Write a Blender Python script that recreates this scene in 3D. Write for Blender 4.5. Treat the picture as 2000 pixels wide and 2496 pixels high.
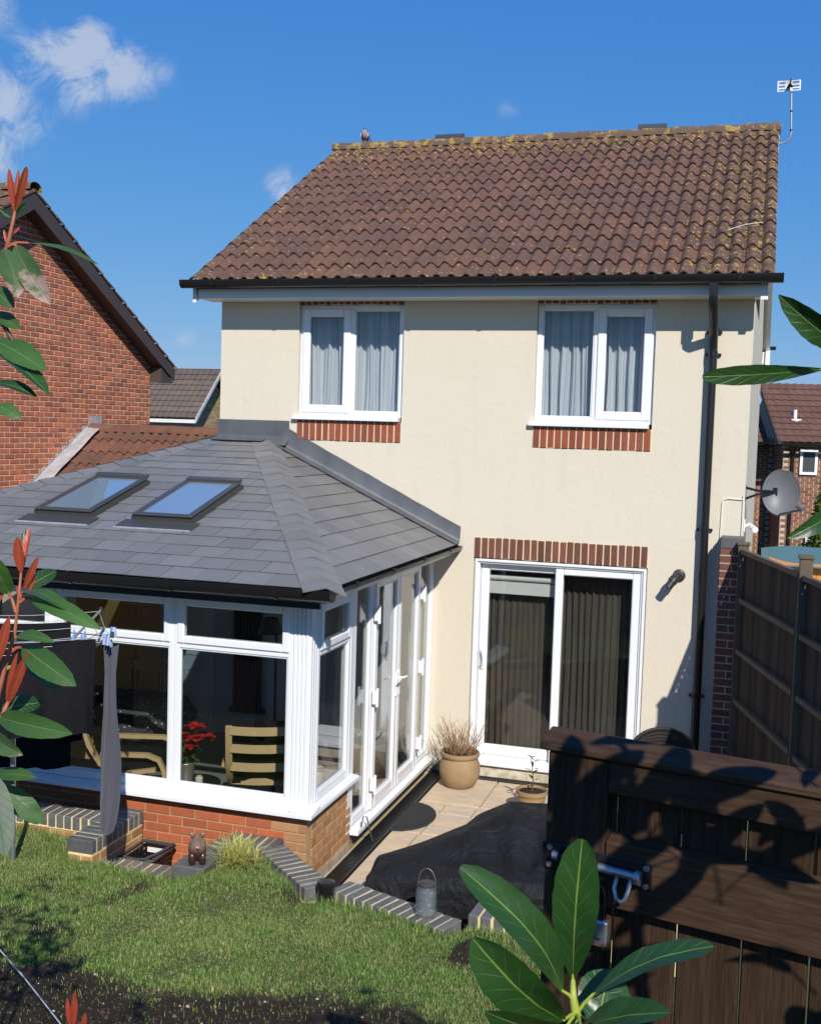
import bpy, bmesh, math, random
import numpy as np
from mathutils import Vector, Matrix
import mathutils.geometry as mg
random.seed(7); np.random.seed(7)
for o in list(bpy.data.objects): bpy.data.objects.remove(o)
S = bpy.context.scene
COL = S.collection
# ------------------------------------------------------------------ camera
CAMP = Vector((5.73593, -11.40136, 3.62587)); FPX = 2719.9
ya, pi_, ro = (math.radians(a) for a in (16.9164, 4.1371, 1.7374))
FW = Vector((-math.sin(ya)*math.cos(pi_), math.cos(ya)*math.cos(pi_), -math.sin(pi_)))
r0 = Vector((math.cos(ya), math.sin(ya), 0)); u0 = r0.cross(FW)
RT = r0*math.cos(ro)+u0*math.sin(ro); UP = -r0*math.sin(ro)+u0*math.cos(ro)
cam = bpy.data.cameras.new('camera'); camo = bpy.data.objects.new('camera', cam); COL.objects.link(camo)
cam.sensor_fit = 'HORIZONTAL'; cam.sensor_width = 36; cam.lens = FPX/2000*36
cam.clip_start = .05; cam.clip_end = 3000
camo.matrix_world = Matrix(((RT.x, UP.x, -FW.x, CAMP.x), (RT.y, UP.y, -FW.y, CAMP.y), (RT.z, UP.z, -FW.z, CAMP.z), (0, 0, 0, 1)))
S.camera = camo
S.render.resolution_x = 820; S.render.resolution_y = 1024
def ray(px, py): return FW+RT*((px-1000)/FPX)-UP*((py-1248)/FPX)
def P(px, py, d): return CAMP+ray(px, py)*d            # photo pixel + depth -> point
def proj(p):
    d = Vector(p)-CAMP; z = d.dot(FW)
    return (1000+FPX*d.dot(RT)/z, 1248-FPX*d.dot(UP)/z, z)
# ------------------------------------------------------------------ sun, sky, exposure
LDIR = Vector((-.54, 1, -.82)).normalized()
el = math.asin(-LDIR.z); az = math.atan2(-LDIR.x, -LDIR.y)     # azimuth of the sun, clockwise from +Y
sun = bpy.data.lights.new('sun', 'SUN'); sun.energy = 4.4; sun.angle = math.radians(.53); sun.color = (1, .955, .88)
suno = bpy.data.objects.new('sun', sun); COL.objects.link(suno)
suno.rotation_euler = LDIR.to_track_quat('-Z', 'Y').to_euler(); suno.location = (20, -30, 30)
W = bpy.data.worlds.new('World'); S.world = W; W.use_nodes = True
wn = W.node_tree; wn.nodes.clear()
def wnode(t, **k):
    n = wn.nodes.new(t)
    for a, b in k.items(): setattr(n, a, b)
    return n
sky = wnode('ShaderNodeTexSky', sky_type='NISHITA'); sky.sun_disc = False
sky.sun_elevation = el; sky.sun_rotation = az; sky.altitude = 0; sky.air_density = 1.0; sky.dust_density = 0.0; sky.ozone_density = 1.5
SKYS = .13
bg = wnode('ShaderNodeBackground'); bg.inputs[1].default_value = SKYS
wo = wnode('ShaderNodeOutputWorld')
tc = wnode('ShaderNodeTexCoord')
# the camera's response to the sky: compress each channel a little
sp_ = wnode('ShaderNodeSeparateColor'); cb_ = wnode('ShaderNodeCombineColor'); wn.links.new(sky.outputs[0], sp_.inputs[0])
for i_, (gm_, sc_) in enumerate(((1.028, .225), (.588, .87), (.208, 3.24))):
    pw = wnode('ShaderNodeMath', operation='POWER'); pw.inputs[1].default_value = gm_; wn.links.new(sp_.outputs[i_], pw.inputs[0])
    ml = wnode('ShaderNodeMath', operation='MULTIPLY'); ml.inputs[1].default_value = sc_; wn.links.new(pw.outputs[0], ml.inputs[0]); wn.links.new(ml.outputs[0], cb_.inputs[i_])
# clouds: soft puffs at their own places in the sky, broken up by noise
def cloud_mask():
    tot = None
    nz = wnode('ShaderNodeTexNoise'); nz.inputs['Scale'].default_value = 19; nz.inputs['Detail'].default_value = 9; nz.inputs['Roughness'].default_value = .68
    nz.inputs['Distortion'].default_value = 1.1
    wn.links.new(tc.outputs['Generated'], nz.inputs['Vector'])
    puffs = [(225, 105, .042, .95), (185, 165, .062, .95), (300, 175, .05, .95), (90, 165, .055, .8), (30, 265, .062, .95), (-60, 340, .07, 1.), (390, 172, .028, .55), (-20, 10, .045, .6),
             (690, 462, .03, .9), (450, 826, .02, .5), (1235, 270, .022, .36), (520, 880, .02, .35), (1980, 590, .025, .35), (-500, 500, .12, 1.), (-900, 200, .16, 1.), (3000, 500, .14, 1.),
             (3900, 100, .16, 1.), (1500, -1500, .16, .9), (-1000, -1400, .2, .9)]
    for px, py, rad, amt in puffs:
        d = ray(px, py).normalized()
        vd = wnode('ShaderNodeVectorMath', operation='DISTANCE'); vd.inputs[1].default_value = d
        wn.links.new(tc.outputs['Generated'], vd.inputs[0])
        mr = wnode('ShaderNodeMapRange', interpolation_type='SMOOTHSTEP'); mr.inputs['From Min'].default_value = rad; mr.inputs['From Max'].default_value = 0
        mr.inputs['To Max'].default_value = amt
        wn.links.new(vd.outputs['Value'], mr.inputs['Value'])
        if tot is None: tot = mr.outputs[0]
        else:
            m = wnode('ShaderNodeMath', operation='MAXIMUM'); wn.links.new(tot, m.inputs[0]); wn.links.new(mr.outputs[0], m.inputs[1]); tot = m.outputs[0]
    ad = wnode('ShaderNodeMath', operation='MULTIPLY_ADD'); ad.inputs[1].default_value = 4.6; ad.inputs[2].default_value = -2.45
    wn.links.new(nz.outputs[0], ad.inputs[0])
    ad2 = wnode('ShaderNodeMath', operation='MULTIPLY_ADD'); wn.links.new(tot, ad2.inputs[0]); ad2.inputs[1].default_value = 1.25; wn.links.new(ad.outputs[0], ad2.inputs[2])
    mu = wnode('ShaderNodeMath', operation='MULTIPLY', use_clamp=True); wn.links.new(ad2.outputs[0], mu.inputs[0]); wn.links.new(tot, mu.inputs[1])
    sm = wnode('ShaderNodeMapRange', interpolation_type='SMOOTHSTEP'); sm.inputs['From Max'].default_value = .95; sm.inputs['To Max'].default_value = .64
    wn.links.new(mu.outputs[0], sm.inputs['Value'])
    return sm.outputs[0]
cm = wnode('ShaderNodeMix', data_type='RGBA')
wn.links.new(cloud_mask(), cm.inputs[0]); wn.links.new(cb_.outputs[0], cm.inputs[6])
cm.inputs[7].default_value = (.56/SKYS, .60/SKYS, .67/SKYS, 1)
wn.links.new(cm.outputs[2], bg.inputs[0]); wn.links.new(bg.outputs[0], wo.inputs[0])
S.view_settings.view_transform = 'Standard'; S.view_settings.look = 'None'; S.view_settings.gamma = 1
S.view_settings.use_curve_mapping = False; S.view_settings.exposure = .15
S.render.engine = 'CYCLES'
S.cycles.max_bounces = 6; S.cycles.diffuse_bounces = 3; S.cycles.transparent_max_bounces = 12; S.cycles.caustics_reflective = False; S.cycles.caustics_refractive = False

# ------------------------------------------------------------------ helpers
WM = {}
def put(o, parent=None, M=None):
    M = M if M is not None else Matrix()
    if parent is not None:
        o.parent = parent; o.matrix_parent_inverse = WM[parent].inverted()
    o.matrix_basis = M; WM[o] = M
    return o
def ob(name, me, parent=None, M=None):
    o = bpy.data.objects.new(name, me); COL.objects.link(o)
    return put(o, parent, M)
def tag(o, label=None, cat=None, group=None, kind=None):
    if label: o['label'] = label
    if cat: o['category'] = cat
    if group: o['group'] = group
    if kind: o['kind'] = kind
    return o
def thing(name, loc, label, cat, group=None):
    o = bpy.data.objects.new(name, None); COL.objects.link(o); o.empty_display_size = .1
    put(o, None, Matrix.Translation(loc))
    return tag(o, label, cat, group)
def T(x, y, z): return Matrix.Translation((x, y, z))
def frame(o, x, y, z=None):
    """matrix with given origin and axes"""
    x = Vector(x).normalized(); y = Vector(y).normalized(); z = x.cross(y) if z is None else Vector(z).normalized()
    return Matrix(((x.x, y.x, z.x, o[0]), (x.y, y.y, z.y, o[1]), (x.z, y.z, z.z, o[2]), (0, 0, 0, 1)))
class B:
    def __init__(s): s.V = []; s.F = []; s.UV = None
    def add(s, V, F):
        n = len(s.V); s.V += [tuple(v) for v in V]; s.F += [tuple(i+n for i in f) for f in F]; return s
    def box(s, x0, x1, y0, y1, z0, z1, M=None):
        V = [(x, y, z) for z in (z0, z1) for y in (y0, y1) for x in (x0, x1)]
        if M is not None: V = [M @ Vector(v) for v in V]
        return s.add(V, [(0, 2, 3, 1), (4, 5, 7, 6), (0, 1, 5, 4), (2, 6, 7, 3), (0, 4, 6, 2), (1, 3, 7, 5)])
    def bar(s, a, b, w, h, up=(0, 0, 1)):
        """rectangular bar from a to b, w sideways, h along up"""
        a = Vector(a); b = Vector(b); d = (b-a); L = d.length; d.normalize()
        sd = d.cross(Vector(up)).normalized(); u = sd.cross(d)
        M = frame(a, sd, d, u)
        return s.box(-w/2, w/2, 0, L, -h/2, h/2, M)
    def prism(s, poly, off):
        n = len(poly); off = Vector(off); V = [Vector(p) for p in poly]; V += [p+off for p in V]
        F = [tuple(range(n))[::-1], tuple(range(n, 2*n))]+[(i, (i+1) % n, n+(i+1) % n, n+i) for i in range(n)]
        return s.add(V, F)
    def tube(s, pts, r, n=8, caps=True):
        pts = [Vector(p) for p in pts]; m = len(pts); V = []; F = []
        rr = r if isinstance(r, (list, tuple)) else [r]*m
        t = (pts[1]-pts[0]).normalized(); a = t.orthogonal().normalized()
        for i, p in enumerate(pts):
            t = (pts[min(i+1, m-1)]-pts[max(i-1, 0)]).normalized()
            a = (a-t*a.dot(t)).normalized(); b = t.cross(a)
            V += [p+(a*math.cos(2*math.pi*k/n)+b*math.sin(2*math.pi*k/n))*rr[i] for k in range(n)]
        for i in range(m-1):
            for k in range(n): F.append((i*n+k, i*n+(k+1) % n, (i+1)*n+(k+1) % n, (i+1)*n+k))
        if caps: F += [tuple(range(n))[::-1], tuple(range((m-1)*n, m*n))]
        return s.add(V, F)
    def lathe(s, prof, c=(0, 0, 0), n=24, M=None):
        V = []; F = []; m = len(prof); c = Vector(c)
        for r, z in prof:
            for k in range(n):
                v = Vector((r*math.cos(2*math.pi*k/n), r*math.sin(2*math.pi*k/n), z))
                V.append((M @ v if M is not None else v)+c)
        for i in range(m-1):
            for k in range(n): F.append((i*n+k, i*n+(k+1) % n, (i+1)*n+(k+1) % n, (i+1)*n+k))
        F += [tuple(range(n))[::-1], tuple(range((m-1)*n, m*n))]
        return s.add(V, F)
    def grid(s, fn, nu, nv):
        V = [fn(i/nu, j/nv) for j in range(nv+1) for i in range(nu+1)]
        F = [(j*(nu+1)+i, j*(nu+1)+i+1, (j+1)*(nu+1)+i+1, (j+1)*(nu+1)+i) for j in range(nv) for i in range(nu)]
        return s.add(V, F)
    def mesh(s, name, mat, smooth=False, bevel=0):
        me = bpy.data.meshes.new(name); me.from_pydata(s.V, [], s.F)
        if bevel:
            bm = bmesh.new(); bm.from_mesh(me); bmesh.ops.bevel(bm, geom=bm.edges[:], offset=bevel, segments=1, affect='EDGES', clamp_overlap=True); bm.to_mesh(me); bm.free()
        if mat: me.materials.append(mat)
        if smooth is True: me.polygons.foreach_set('use_smooth', [True]*len(me.polygons))
        elif smooth: me.polygons.foreach_set('use_smooth', [True]*len(me.polygons)); me.set_sharp_from_angle(angle=math.radians(smooth))
        me.update(); return me
    def out(s, name, mat, parent=None, smooth=False, bevel=0, M=None):
        return ob(name, s.mesh(name, mat, smooth, bevel), parent, M)
# ------------------------------------------------------------------ materials
MATS = {}
class N:
    """small node-building helper"""
    def __init__(s, name):
        s.m = bpy.data.materials.new(name); s.m.use_nodes = True; s.t = s.m.node_tree; s.t.nodes.clear()
        s.out = s.t.nodes.new('ShaderNodeOutputMaterial'); s.geo = s.t.nodes.new('ShaderNodeNewGeometry'); s.oi = s.t.nodes.new('ShaderNodeObjectInfo')
        s.pos = s.geo.outputs['Position']; s.rnd = s.oi.outputs['Random']; s.isl = s.geo.outputs['Random Per Island']
    def L(s, v, i):
        if isinstance(v, (int, float)): i.default_value = v
        elif isinstance(v, (tuple, list)): i.default_value = tuple(v)+((1,) if len(v) == 3 and i.type == 'RGBA' else ())
        else: s.t.links.new(v, i)
    def n(s, t, **k):
        x = s.t.nodes.new(t)
        for a, b in k.items(): setattr(x, a, b)
        return x
    def math(s, op, a, b=0., c=0., clamp=False):
        x = s.n('ShaderNodeMath', operation=op, use_clamp=clamp); s.L(a, x.inputs[0]); s.L(b, x.inputs[1]); s.L(c, x.inputs[2]); return x.outputs[0]
    def noise(s, scale, detail=4, rough=.55, vec=None, dist=0.):
        x = s.n('ShaderNodeTexNoise'); x.inputs['Scale'].default_value = scale; x.inputs['Detail'].default_value = detail; x.inputs['Roughness'].default_value = rough; x.inputs['Distortion'].default_value = dist
        s.L(vec if vec is not None else s.pos, x.inputs['Vector']); return x.outputs[0]
    def vor(s, scale, vec=None, feat='F1', out=0):
        x = s.n('ShaderNodeTexVoronoi', feature=feat); x.inputs['Scale'].default_value = scale; s.L(vec if vec is not None else s.pos, x.inputs['Vector']); return x.outputs[out]
    def scale(s, v, vec=None):
        x = s.n('ShaderNodeVectorMath', operation='MULTIPLY'); s.L(vec if vec is not None else s.pos, x.inputs[0]); x.inputs[1].default_value = v; return x.outputs[0]
    def ss(s, v, a, b, lo=0., hi=1.):
        x = s.n('ShaderNodeMapRange', interpolation_type='SMOOTHSTEP'); s.L(v, x.inputs['Value']); x.inputs['From Min'].default_value = a; x.inputs['From Max'].default_value = b
        x.inputs['To Min'].default_value = lo; x.inputs['To Max'].default_value = hi; return x.outputs[0]
    def mix(s, f, a, b, mode='MIX'):
        x = s.n('ShaderNodeMix', data_type='RGBA', blend_type=mode); s.L(f, x.inputs[0]); s.L(a, x.inputs[6]); s.L(b, x.inputs[7]); return x.outputs[2]
    def val(s, c, v):
        x = s.n('ShaderNodeHueSaturation'); s.L(c, x.inputs['Color']); s.L(v, x.inputs['Value']); return x.outputs[0]
    def sep(s, v=None):
        x = s.n('ShaderNodeSeparateXYZ'); s.L(v if v is not None else s.pos, x.inputs[0]); return x.outputs
    def bump(s, h, strength=.4, dist=.01):
        x = s.n('ShaderNodeBump'); x.inputs['Strength'].default_value = strength; x.inputs['Distance'].default_value = dist; s.L(h, x.inputs['Height']); return x.outputs[0]
    def bsdf(s, col, rough=.6, bump=None, spec=.5, metal=0., coat=0., sheen=0.):
        x = s.n('ShaderNodeBsdfPrincipled'); s.L(col, x.inputs['Base Color']); s.L(rough, x.inputs['Roughness']); x.inputs['Specular IOR Level'].default_value = spec; s.L(metal, x.inputs['Metallic'])
        x.inputs['Coat Weight'].default_value = coat; x.inputs['Sheen Weight'].default_value = sheen
        if bump is not None: s.L(bump, x.inputs['Normal'])
        return x.outputs[0]
    def done(s, sh): s.t.links.new(sh, s.out.inputs[0]); MATS[s.m.name] = s.m; return s.m
def pm(name, c, c2=None, rough=.6, var=0., noise=0., nscale=4., bump=0., bscale=60., bdist=.004, spec=.4, metal=0., isl=False, stretch=None, coat=0., sheen=0.):
    n = N(name); rnd = n.isl if isl else n.rnd
    col = n.mix(rnd, c, c2) if c2 else n.mix(0., c, c)
    v = 1.
    if var: v = n.math('MULTIPLY_ADD', n.math('FRACT', n.math('MULTIPLY', rnd, 7.31)), 2*var, 1-var)
    vec = n.scale(stretch) if stretch else None
    if noise: v = n.math('MULTIPLY', v, n.math('MULTIPLY_ADD', n.noise(nscale, 6, .6, vec), 4*noise, 1-2*noise))
    if v != 1.: col = n.val(col, v)
    bp = n.bump(n.noise(bscale, 5, .6, vec), bump, bdist) if bump else None
    return n.done(n.bsdf(col, rough, bp, spec, metal, coat, sheen))
def k(name): return MATS[name]
# plain materials
pm('white_upvc', (.80, .81, .82), rough=.28, noise=.02, nscale=3, spec=.5)
pm('white_paint', (.78, .77, .74), rough=.5, noise=.03, nscale=5)
pm('white_wall', (.60, .59, .575), rough=.8, noise=.03, nscale=3)
pm('black_plastic', (.012, .012, .013), rough=.32, spec=.5)
pm('dark_grey', (.06, .062, .065), rough=.4)
pm('lamp_grey', (.035, .036, .038), rough=.45)
pm('dish_grey', (.15, .155, .168), rough=.45, noise=.08, nscale=20)
pm('galvanised', (.46, .47, .48), rough=.42, metal=.85, noise=.1, nscale=60)
pm('zinc', (.42, .44, .46), rough=.4, metal=.9, noise=.08, nscale=90)
pm('mortar_pale', (.80, .65, .45), rough=.9, noise=.10, nscale=25)
pm('mortar_gold', (.70, .56, .30), rough=.9, noise=.12, nscale=30)
pm('mortar', (.50, .43, .30), rough=.9, noise=.12, nscale=25, bump=.5, bscale=180)
pm('mortar_dwarf', (.44, .30, .15), rough=.9, noise=.15, nscale=30)
pm('mortar_yellow', (.72, .62, .30), rough=.9, noise=.15, nscale=30, bump=.5, bscale=180)
pm('brick_soldier', (.31, .080, .044), (.23, .068, .050), rough=.85, var=.16, noise=.16, nscale=16, bump=.5, bscale=160)
pm('brick_lintel', (.19, .070, .050), (.14, .058, .048), rough=.85, var=.16, noise=.16, nscale=16, bump=.5, bscale=160)
pm('brick_orange', (.44, .118, .046), (.36, .100, .046), rough=.85, var=.14, noise=.14, nscale=12, bump=.5, bscale=150)
pm('brick_buff', (.44, .25, .115), (.38, .185, .085), rough=.85, var=.15, noise=.16, nscale=12, bump=.5, bscale=150)
pm('brick_house', (.54, .180, .090), (.37, .130, .082), rough=.88, var=.18, noise=.16, nscale=10, bump=.45, bscale=150)
pm('brick_house_far', (.54, .180, .090), (.37, .130, .082), rough=.88, var=.22, noise=.16, nscale=10, isl=True)
pm('brick_blue', (.105, .103, .106), (.150, .142, .138), rough=.55, var=.16, noise=.22, nscale=22, bump=.5, bscale=120, spec=.5)
pm('brick_worn', (.22, .165, .13), (.16, .13, .115), rough=.85, var=.15, noise=.25, nscale=22, bump=.5, bscale=120)
pm('lead', (.135, .138, .145), rough=.42, metal=.25, noise=.22, nscale=5, bump=.25, bscale=9, bdist=.01, stretch=(1, 1, .35))
pm('lead_pale', (.50, .50, .50), rough=.5, metal=.25, noise=.25, nscale=9, bump=.35, bscale=14, bdist=.01)
pm('slate', (.170, .167, .160), (.204, .199, .190), rough=.52, var=.07, noise=.07, nscale=7, bump=.22, bscale=160, bdist=.002, spec=.45)
pm('deck', (.05, .05, .05), rough=.9)
pm('ceiling', (.75, .74, .71), rough=.8)
pm('skylight_grey', (.090, .088, .082), rough=.36, metal=.35, noise=.1, nscale=30)
pm('terracotta', (.34, .235, .125), (.30, .20, .10), rough=.8, noise=.16, nscale=9, bump=.3, bscale=70)
pm('soil_dark', (.035, .022, .014), rough=.95, noise=.35, nscale=40, bump=.8, bscale=90, bdist=.02)
pm('twig', (.36, .22, .115), (.26, .15, .08), rough=.8, var=.2, isl=True)
pm('pine', (.52, .30, .10), (.47, .25, .08), rough=.5, noise=.14, nscale=6, stretch=(1, 1, .15))
pm('birch', (.62, .44, .22), rough=.42, noise=.08, nscale=8)
pm('black_fabric', (.013, .013, .015), rough=.95, spec=.08, noise=.2, nscale=40, bump=.3, bscale=300)
pm('grey_fabric', (.080, .080, .098), (.080, .080, .098), rough=.95, noise=.16, nscale=150, bump=.3, bscale=400, sheen=.2)
pm('carpet', (.20, .19, .18), rough=.95, noise=.3, nscale=150)
pm('dark_drape', (.088, .076, .062), rough=.9, noise=.35, nscale=24, stretch=(1, 1, .06))
pm('rubber', (.030, .030, .031), rough=.8, noise=.3, nscale=120, bump=.9, bscale=170, bdist=.01)
pm('red_petal', (.52, .012, .016), (.40, .008, .012), rough=.6, var=.2)
pm('poinsettia_green', (.04, .09, .02), rough=.6, var=.2)
pm('silver', (.42, .37, .30), rough=.35, metal=.5)
pm('cream_ceramic', (.72, .64, .52), rough=.35)
pm('blue_peg', (.06, .25, .60), (.60, .62, .70), rough=.4, var=.2)
pm('yellow_lichen', (.5, .36, .04), rough=.9)
pm('fence_wood', (.070, .048, .029), (.034, .024, .016), rough=.85, var=.4, noise=.22, nscale=7, stretch=(6, 6, .5), bump=.5, bscale=30)
pm('fence_rail', (.135, .100, .068), rough=.85, noise=.2, nscale=9)
pm('brown_board', (.075, .055, .047), rough=.5, noise=.1, nscale=4)
pm('shed_wood', (.62, .27, .07), rough=.7, noise=.1, nscale=8)
pm('teal_tarp', (.10, .20, .20), rough=.45, noise=.1, nscale=6)
pm('brick_far', (.28, .12, .065), (.20, .085, .055), rough=.9, var=.2, isl=True)
pm('brick_yellow_far', (.42, .29, .13), (.32, .22, .105), rough=.9, var=.22, isl=True)
pm('tile_far', (.145, .072, .050), rough=.85, noise=.2, nscale=3, isl=True, var=.12)
pm('tile_grey_far', (.130, .097, .075), rough=.85, noise=.22, nscale=3, isl=True, var=.14)
pm('pigeon_leg', (.5, .12, .09), rough=.6)
pm('wing_grey', (.10, .105, .13), rough=.7)
pm('white_feather', (.8, .8, .8), rough=.7)
pm('rope', (.42, .44, .46), rough=.8)
pm('wicker', (.022, .018, .016), rough=.6, noise=.2, nscale=30)
pm('stem_green', (.34, .40, .06), rough=.45, noise=.1, nscale=30)
pm('stem_red', (.40, .085, .045), (.34, .13, .06), rough=.45, noise=.2, nscale=60)
pm('stem_brown', (.16, .10, .06), rough=.8, noise=.2, nscale=60)
pm('bark', (.12, .08, .055), rough=.9, noise=.3, nscale=30, bump=.6, bscale=50)
pm('pebble', (.45, .40, .34), (.2, .16, .12), rough=.9, isl=True, var=.3)
pm('spike_grass', (.62, .56, .17), (.26, .30, .07), rough=.55, isl=True, var=.25)
pm('conifer', (.075, .12, .022), (.12, .15, .03), rough=.7, isl=True, var=.3)
pm('brass', (.5, .38, .14), rough=.35, metal=.8)
pm('red_fringe', (.12, .05, .045), rough=.5)  # dull red of the lens colour fringe painted on the padlock
# cream render
n = N('render_cream'); col = n.mix(n.noise(1.3, 6, .6), (.66, .59, .465), (.70, .63, .505)); col = n.mix(n.ss(n.noise(5, 6, .65), .55, .8, 0, .12), col, (.45, .42, .36)); col = n.mix(n.ss(n.noise(7, 6, .7, n.scale((1, 1, .10))), .50, .75, 0, .13), col, (.42, .39, .32)); zz = n.sep()[2]; col = n.mix(n.math('MULTIPLY', n.ss(zz, .55, .05), n.ss(n.noise(9, 5), .35, .65)), col, (.42, .35, .25))
h = n.math('ADD', n.math('MULTIPLY', n.noise(55, 5, .6), .5), n.math('MULTIPLY', n.ss(n.noise(9, 5, .6, None, .5), .45, .75), .9))
k_render = n.done(n.bsdf(col, .88, n.bump(h, .4, .0035), .25))
# sandstone
n = N('sandstone'); col = n.mix(n.rnd, (.58, .46, .34), (.52, .425, .345)); col = n.mix(n.ss(n.noise(2.6, 5, .6, n.scale((1, 3, 1)), 1.2), .4, .65), col, (.66, .50, .31)); col = n.val(col, n.math('MULTIPLY_ADD', n.noise(11, 6, .65), .5, .75))
n.done(n.bsdf(col, .75, n.bump(n.noise(14, 6, .6), .35, .008), .35))
# concrete pantiles with lichen, moss, grime
def tile_mat(name, a, b, lich):
    n = N(name); p = n.sep()
    col = n.mix(n.rnd, a, b)
    col = n.val(col, n.math('MULTIPLY_ADD', n.noise(60, 5, .7), .5, .75))
    col = n.mix(n.ss(n.noise(7, 6, .65), .45, .75, 0, .55), col, (.060, .050, .038))
    if lich:
        edge = n.math('MAXIMUM', n.ss(p[2], 6.9, 7.7), n.math('MAXIMUM', n.ss(p[0], 4.2, 5.8, 0, .85), n.math('MAXIMUM', n.ss(p[0], .6, -.2, 0, .5), n.ss(p[2], 5.32, 5.15, 0, 1.))))
        reg = n.math('MULTIPLY_ADD', edge, .085, n.math('MULTIPLY', n.noise(1.1, 3), .10))
        f = n.math('ADD', n.noise(19, 5, .62), reg)
        col = n.mix(n.ss(n.math('ADD', n.noise(9, 5, .7), n.math('MULTIPLY', n.ss(p[0], 4.0, 5.7), .10)), .63, .72, 0, .75), col, (.045, .050, .015))
        col = n.mix(n.ss(f, .688, .73), col, n.mix(n.noise(40), (.50, .30, .03), (.42, .33, .10)))
        col = n.mix(n.ss(n.noise(34, 3, .5), .70, .725), col, (.52, .46, .38))
    else:
        col = n.mix(n.ss(n.noise(10, 5, .7), .60, .72, 0, .7), col, (.06, .055, .02))
    return n.done(n.bsdf(col, .82, n.bump(n.noise(90, 5, .7), .5, .006), .3))
tile_mat('tile_brown', (.172, .088, .060), (.124, .070, .053), True)
tile_mat('tile_orange', (.205, .090, .056), (.140, .068, .046), False)
n = N('ridge_mat'); col = n.mix(n.rnd, (.15, .10, .07), (.13, .085, .06)); f = n.math('ADD', n.noise(9, 5, .65), n.math('MULTIPLY', n.noise(1.4, 3), .25))
col = n.mix(n.ss(f, .63, .72), col, n.mix(n.noise(30), (.42, .26, .035), (.30, .23, .10))); col = n.mix(n.ss(n.noise(24, 4), .66, .70), col, (.5, .46, .38)); col = n.mix(n.ss(n.noise(14, 4), .62, .72, 0, .7), col, (.05, .045, .03))
n.done(n.bsdf(col, .9, n.bump(n.noise(60, 5), .6, .01), .2))
# glass: clear sheet, Fresnel reflection
def glass_mat(name, tint, add, rough=0.):
    n = N(name); fr = n.n('ShaderNodeLayerWeight'); fr.inputs[0].default_value = .5; sch = n.math('POWER', fr.outputs['Facing'], 4.6)
    tr = n.n('ShaderNodeBsdfTransparent'); tr.inputs[0].default_value = tint+(1,)
    gl = n.n('ShaderNodeBsdfGlossy'); gl.inputs['Roughness'].default_value = rough; gl.inputs['Color'].default_value = (.95, .97, 1, 1)
    n.L(n.bump(n.noise(1.7, 2), .012, .05), gl.inputs['Normal'])
    mx = n.n('ShaderNodeMixShader'); n.L(n.math('MULTIPLY_ADD', sch, .93, add, True), mx.inputs[0])
    n.t.links.new(tr.outputs[0], mx.inputs[1]); n.t.links.new(gl.outputs[0], mx.inputs[2]); return n.done(mx.outputs[0])
glass_mat('glass', (.86, .875, .87), .045)
glass_mat('skylight_glass', (.70, .84, .92), .30)
_t = MATS['skylight_glass'].node_tree; _o = [x for x in _t.nodes if x.type == 'OUTPUT_MATERIAL'][0]; _s = _o.inputs[0].links[0].from_socket; _d = _t.nodes.new('ShaderNodeBsdfDiffuse'); _d.inputs[0].default_value = (.50, .62, .70, 1); _m = _t.nodes.new('ShaderNodeMixShader'); _m.inputs[0].default_value = .22
_t.links.new(_s, _m.inputs[1]); _t.links.new(_d.outputs[0], _m.inputs[2]); _t.links.new(_m.outputs[0], _o.inputs[0])   # pale blue painted into the roof glass for sky reflection and lit shaft
n = N('jar_glass'); lw = n.n('ShaderNodeLayerWeight'); tr = n.n('ShaderNodeBsdfTransparent'); tr.inputs[0].default_value = (.90, .93, .92, 1); gl = n.n('ShaderNodeBsdfGlossy'); gl.inputs['Roughness'].default_value = .06
n.L(n.bump(n.noise(55, 3), .8, .02), gl.inputs['Normal']); df = n.n('ShaderNodeBsdfDiffuse'); df.inputs[0].default_value = (.55, .6, .58, 1); m0 = n.n('ShaderNodeMixShader'); m0.inputs[0].default_value = .10; n.t.links.new(tr.outputs[0], m0.inputs[1]); n.t.links.new(df.outputs[0], m0.inputs[2])
mx = n.n('ShaderNodeMixShader'); n.L(n.math('MULTIPLY_ADD', n.math('POWER', lw.outputs['Facing'], 3.), .8, .10, True), mx.inputs[0]); n.t.links.new(m0.outputs[0], mx.inputs[1]); n.t.links.new(gl.outputs[0], mx.inputs[2]); n.done(mx.outputs[0])
# net curtain
n = N('net_curtain'); d = n.n('ShaderNodeBsdfDiffuse'); d.inputs[0].default_value = (.82, .85, .92, 1); t2 = n.n('ShaderNodeBsdfTranslucent'); t2.inputs[0].default_value = (.8, .82, .88, 1)
mx = n.n('ShaderNodeMixShader'); mx.inputs[0].default_value = .16; n.t.links.new(d.outputs[0], mx.inputs[1]); n.t.links.new(t2.outputs[0], mx.inputs[2])
tr = n.n('ShaderNodeBsdfTransparent'); m2 = n.n('ShaderNodeMixShader'); m2.inputs[0].default_value = .05; n.t.links.new(mx.outputs[0], m2.inputs[1]); n.t.links.new(tr.outputs[0], m2.inputs[2]); n.done(m2.outputs[0])
# dotted cloth
n = N('dotted_cloth'); v = n.vor(22); n.done(n.bsdf(n.mix(n.ss(v, .20, .16), (.060, .062, .062), (.6, .6, .6)), .9))
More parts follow.
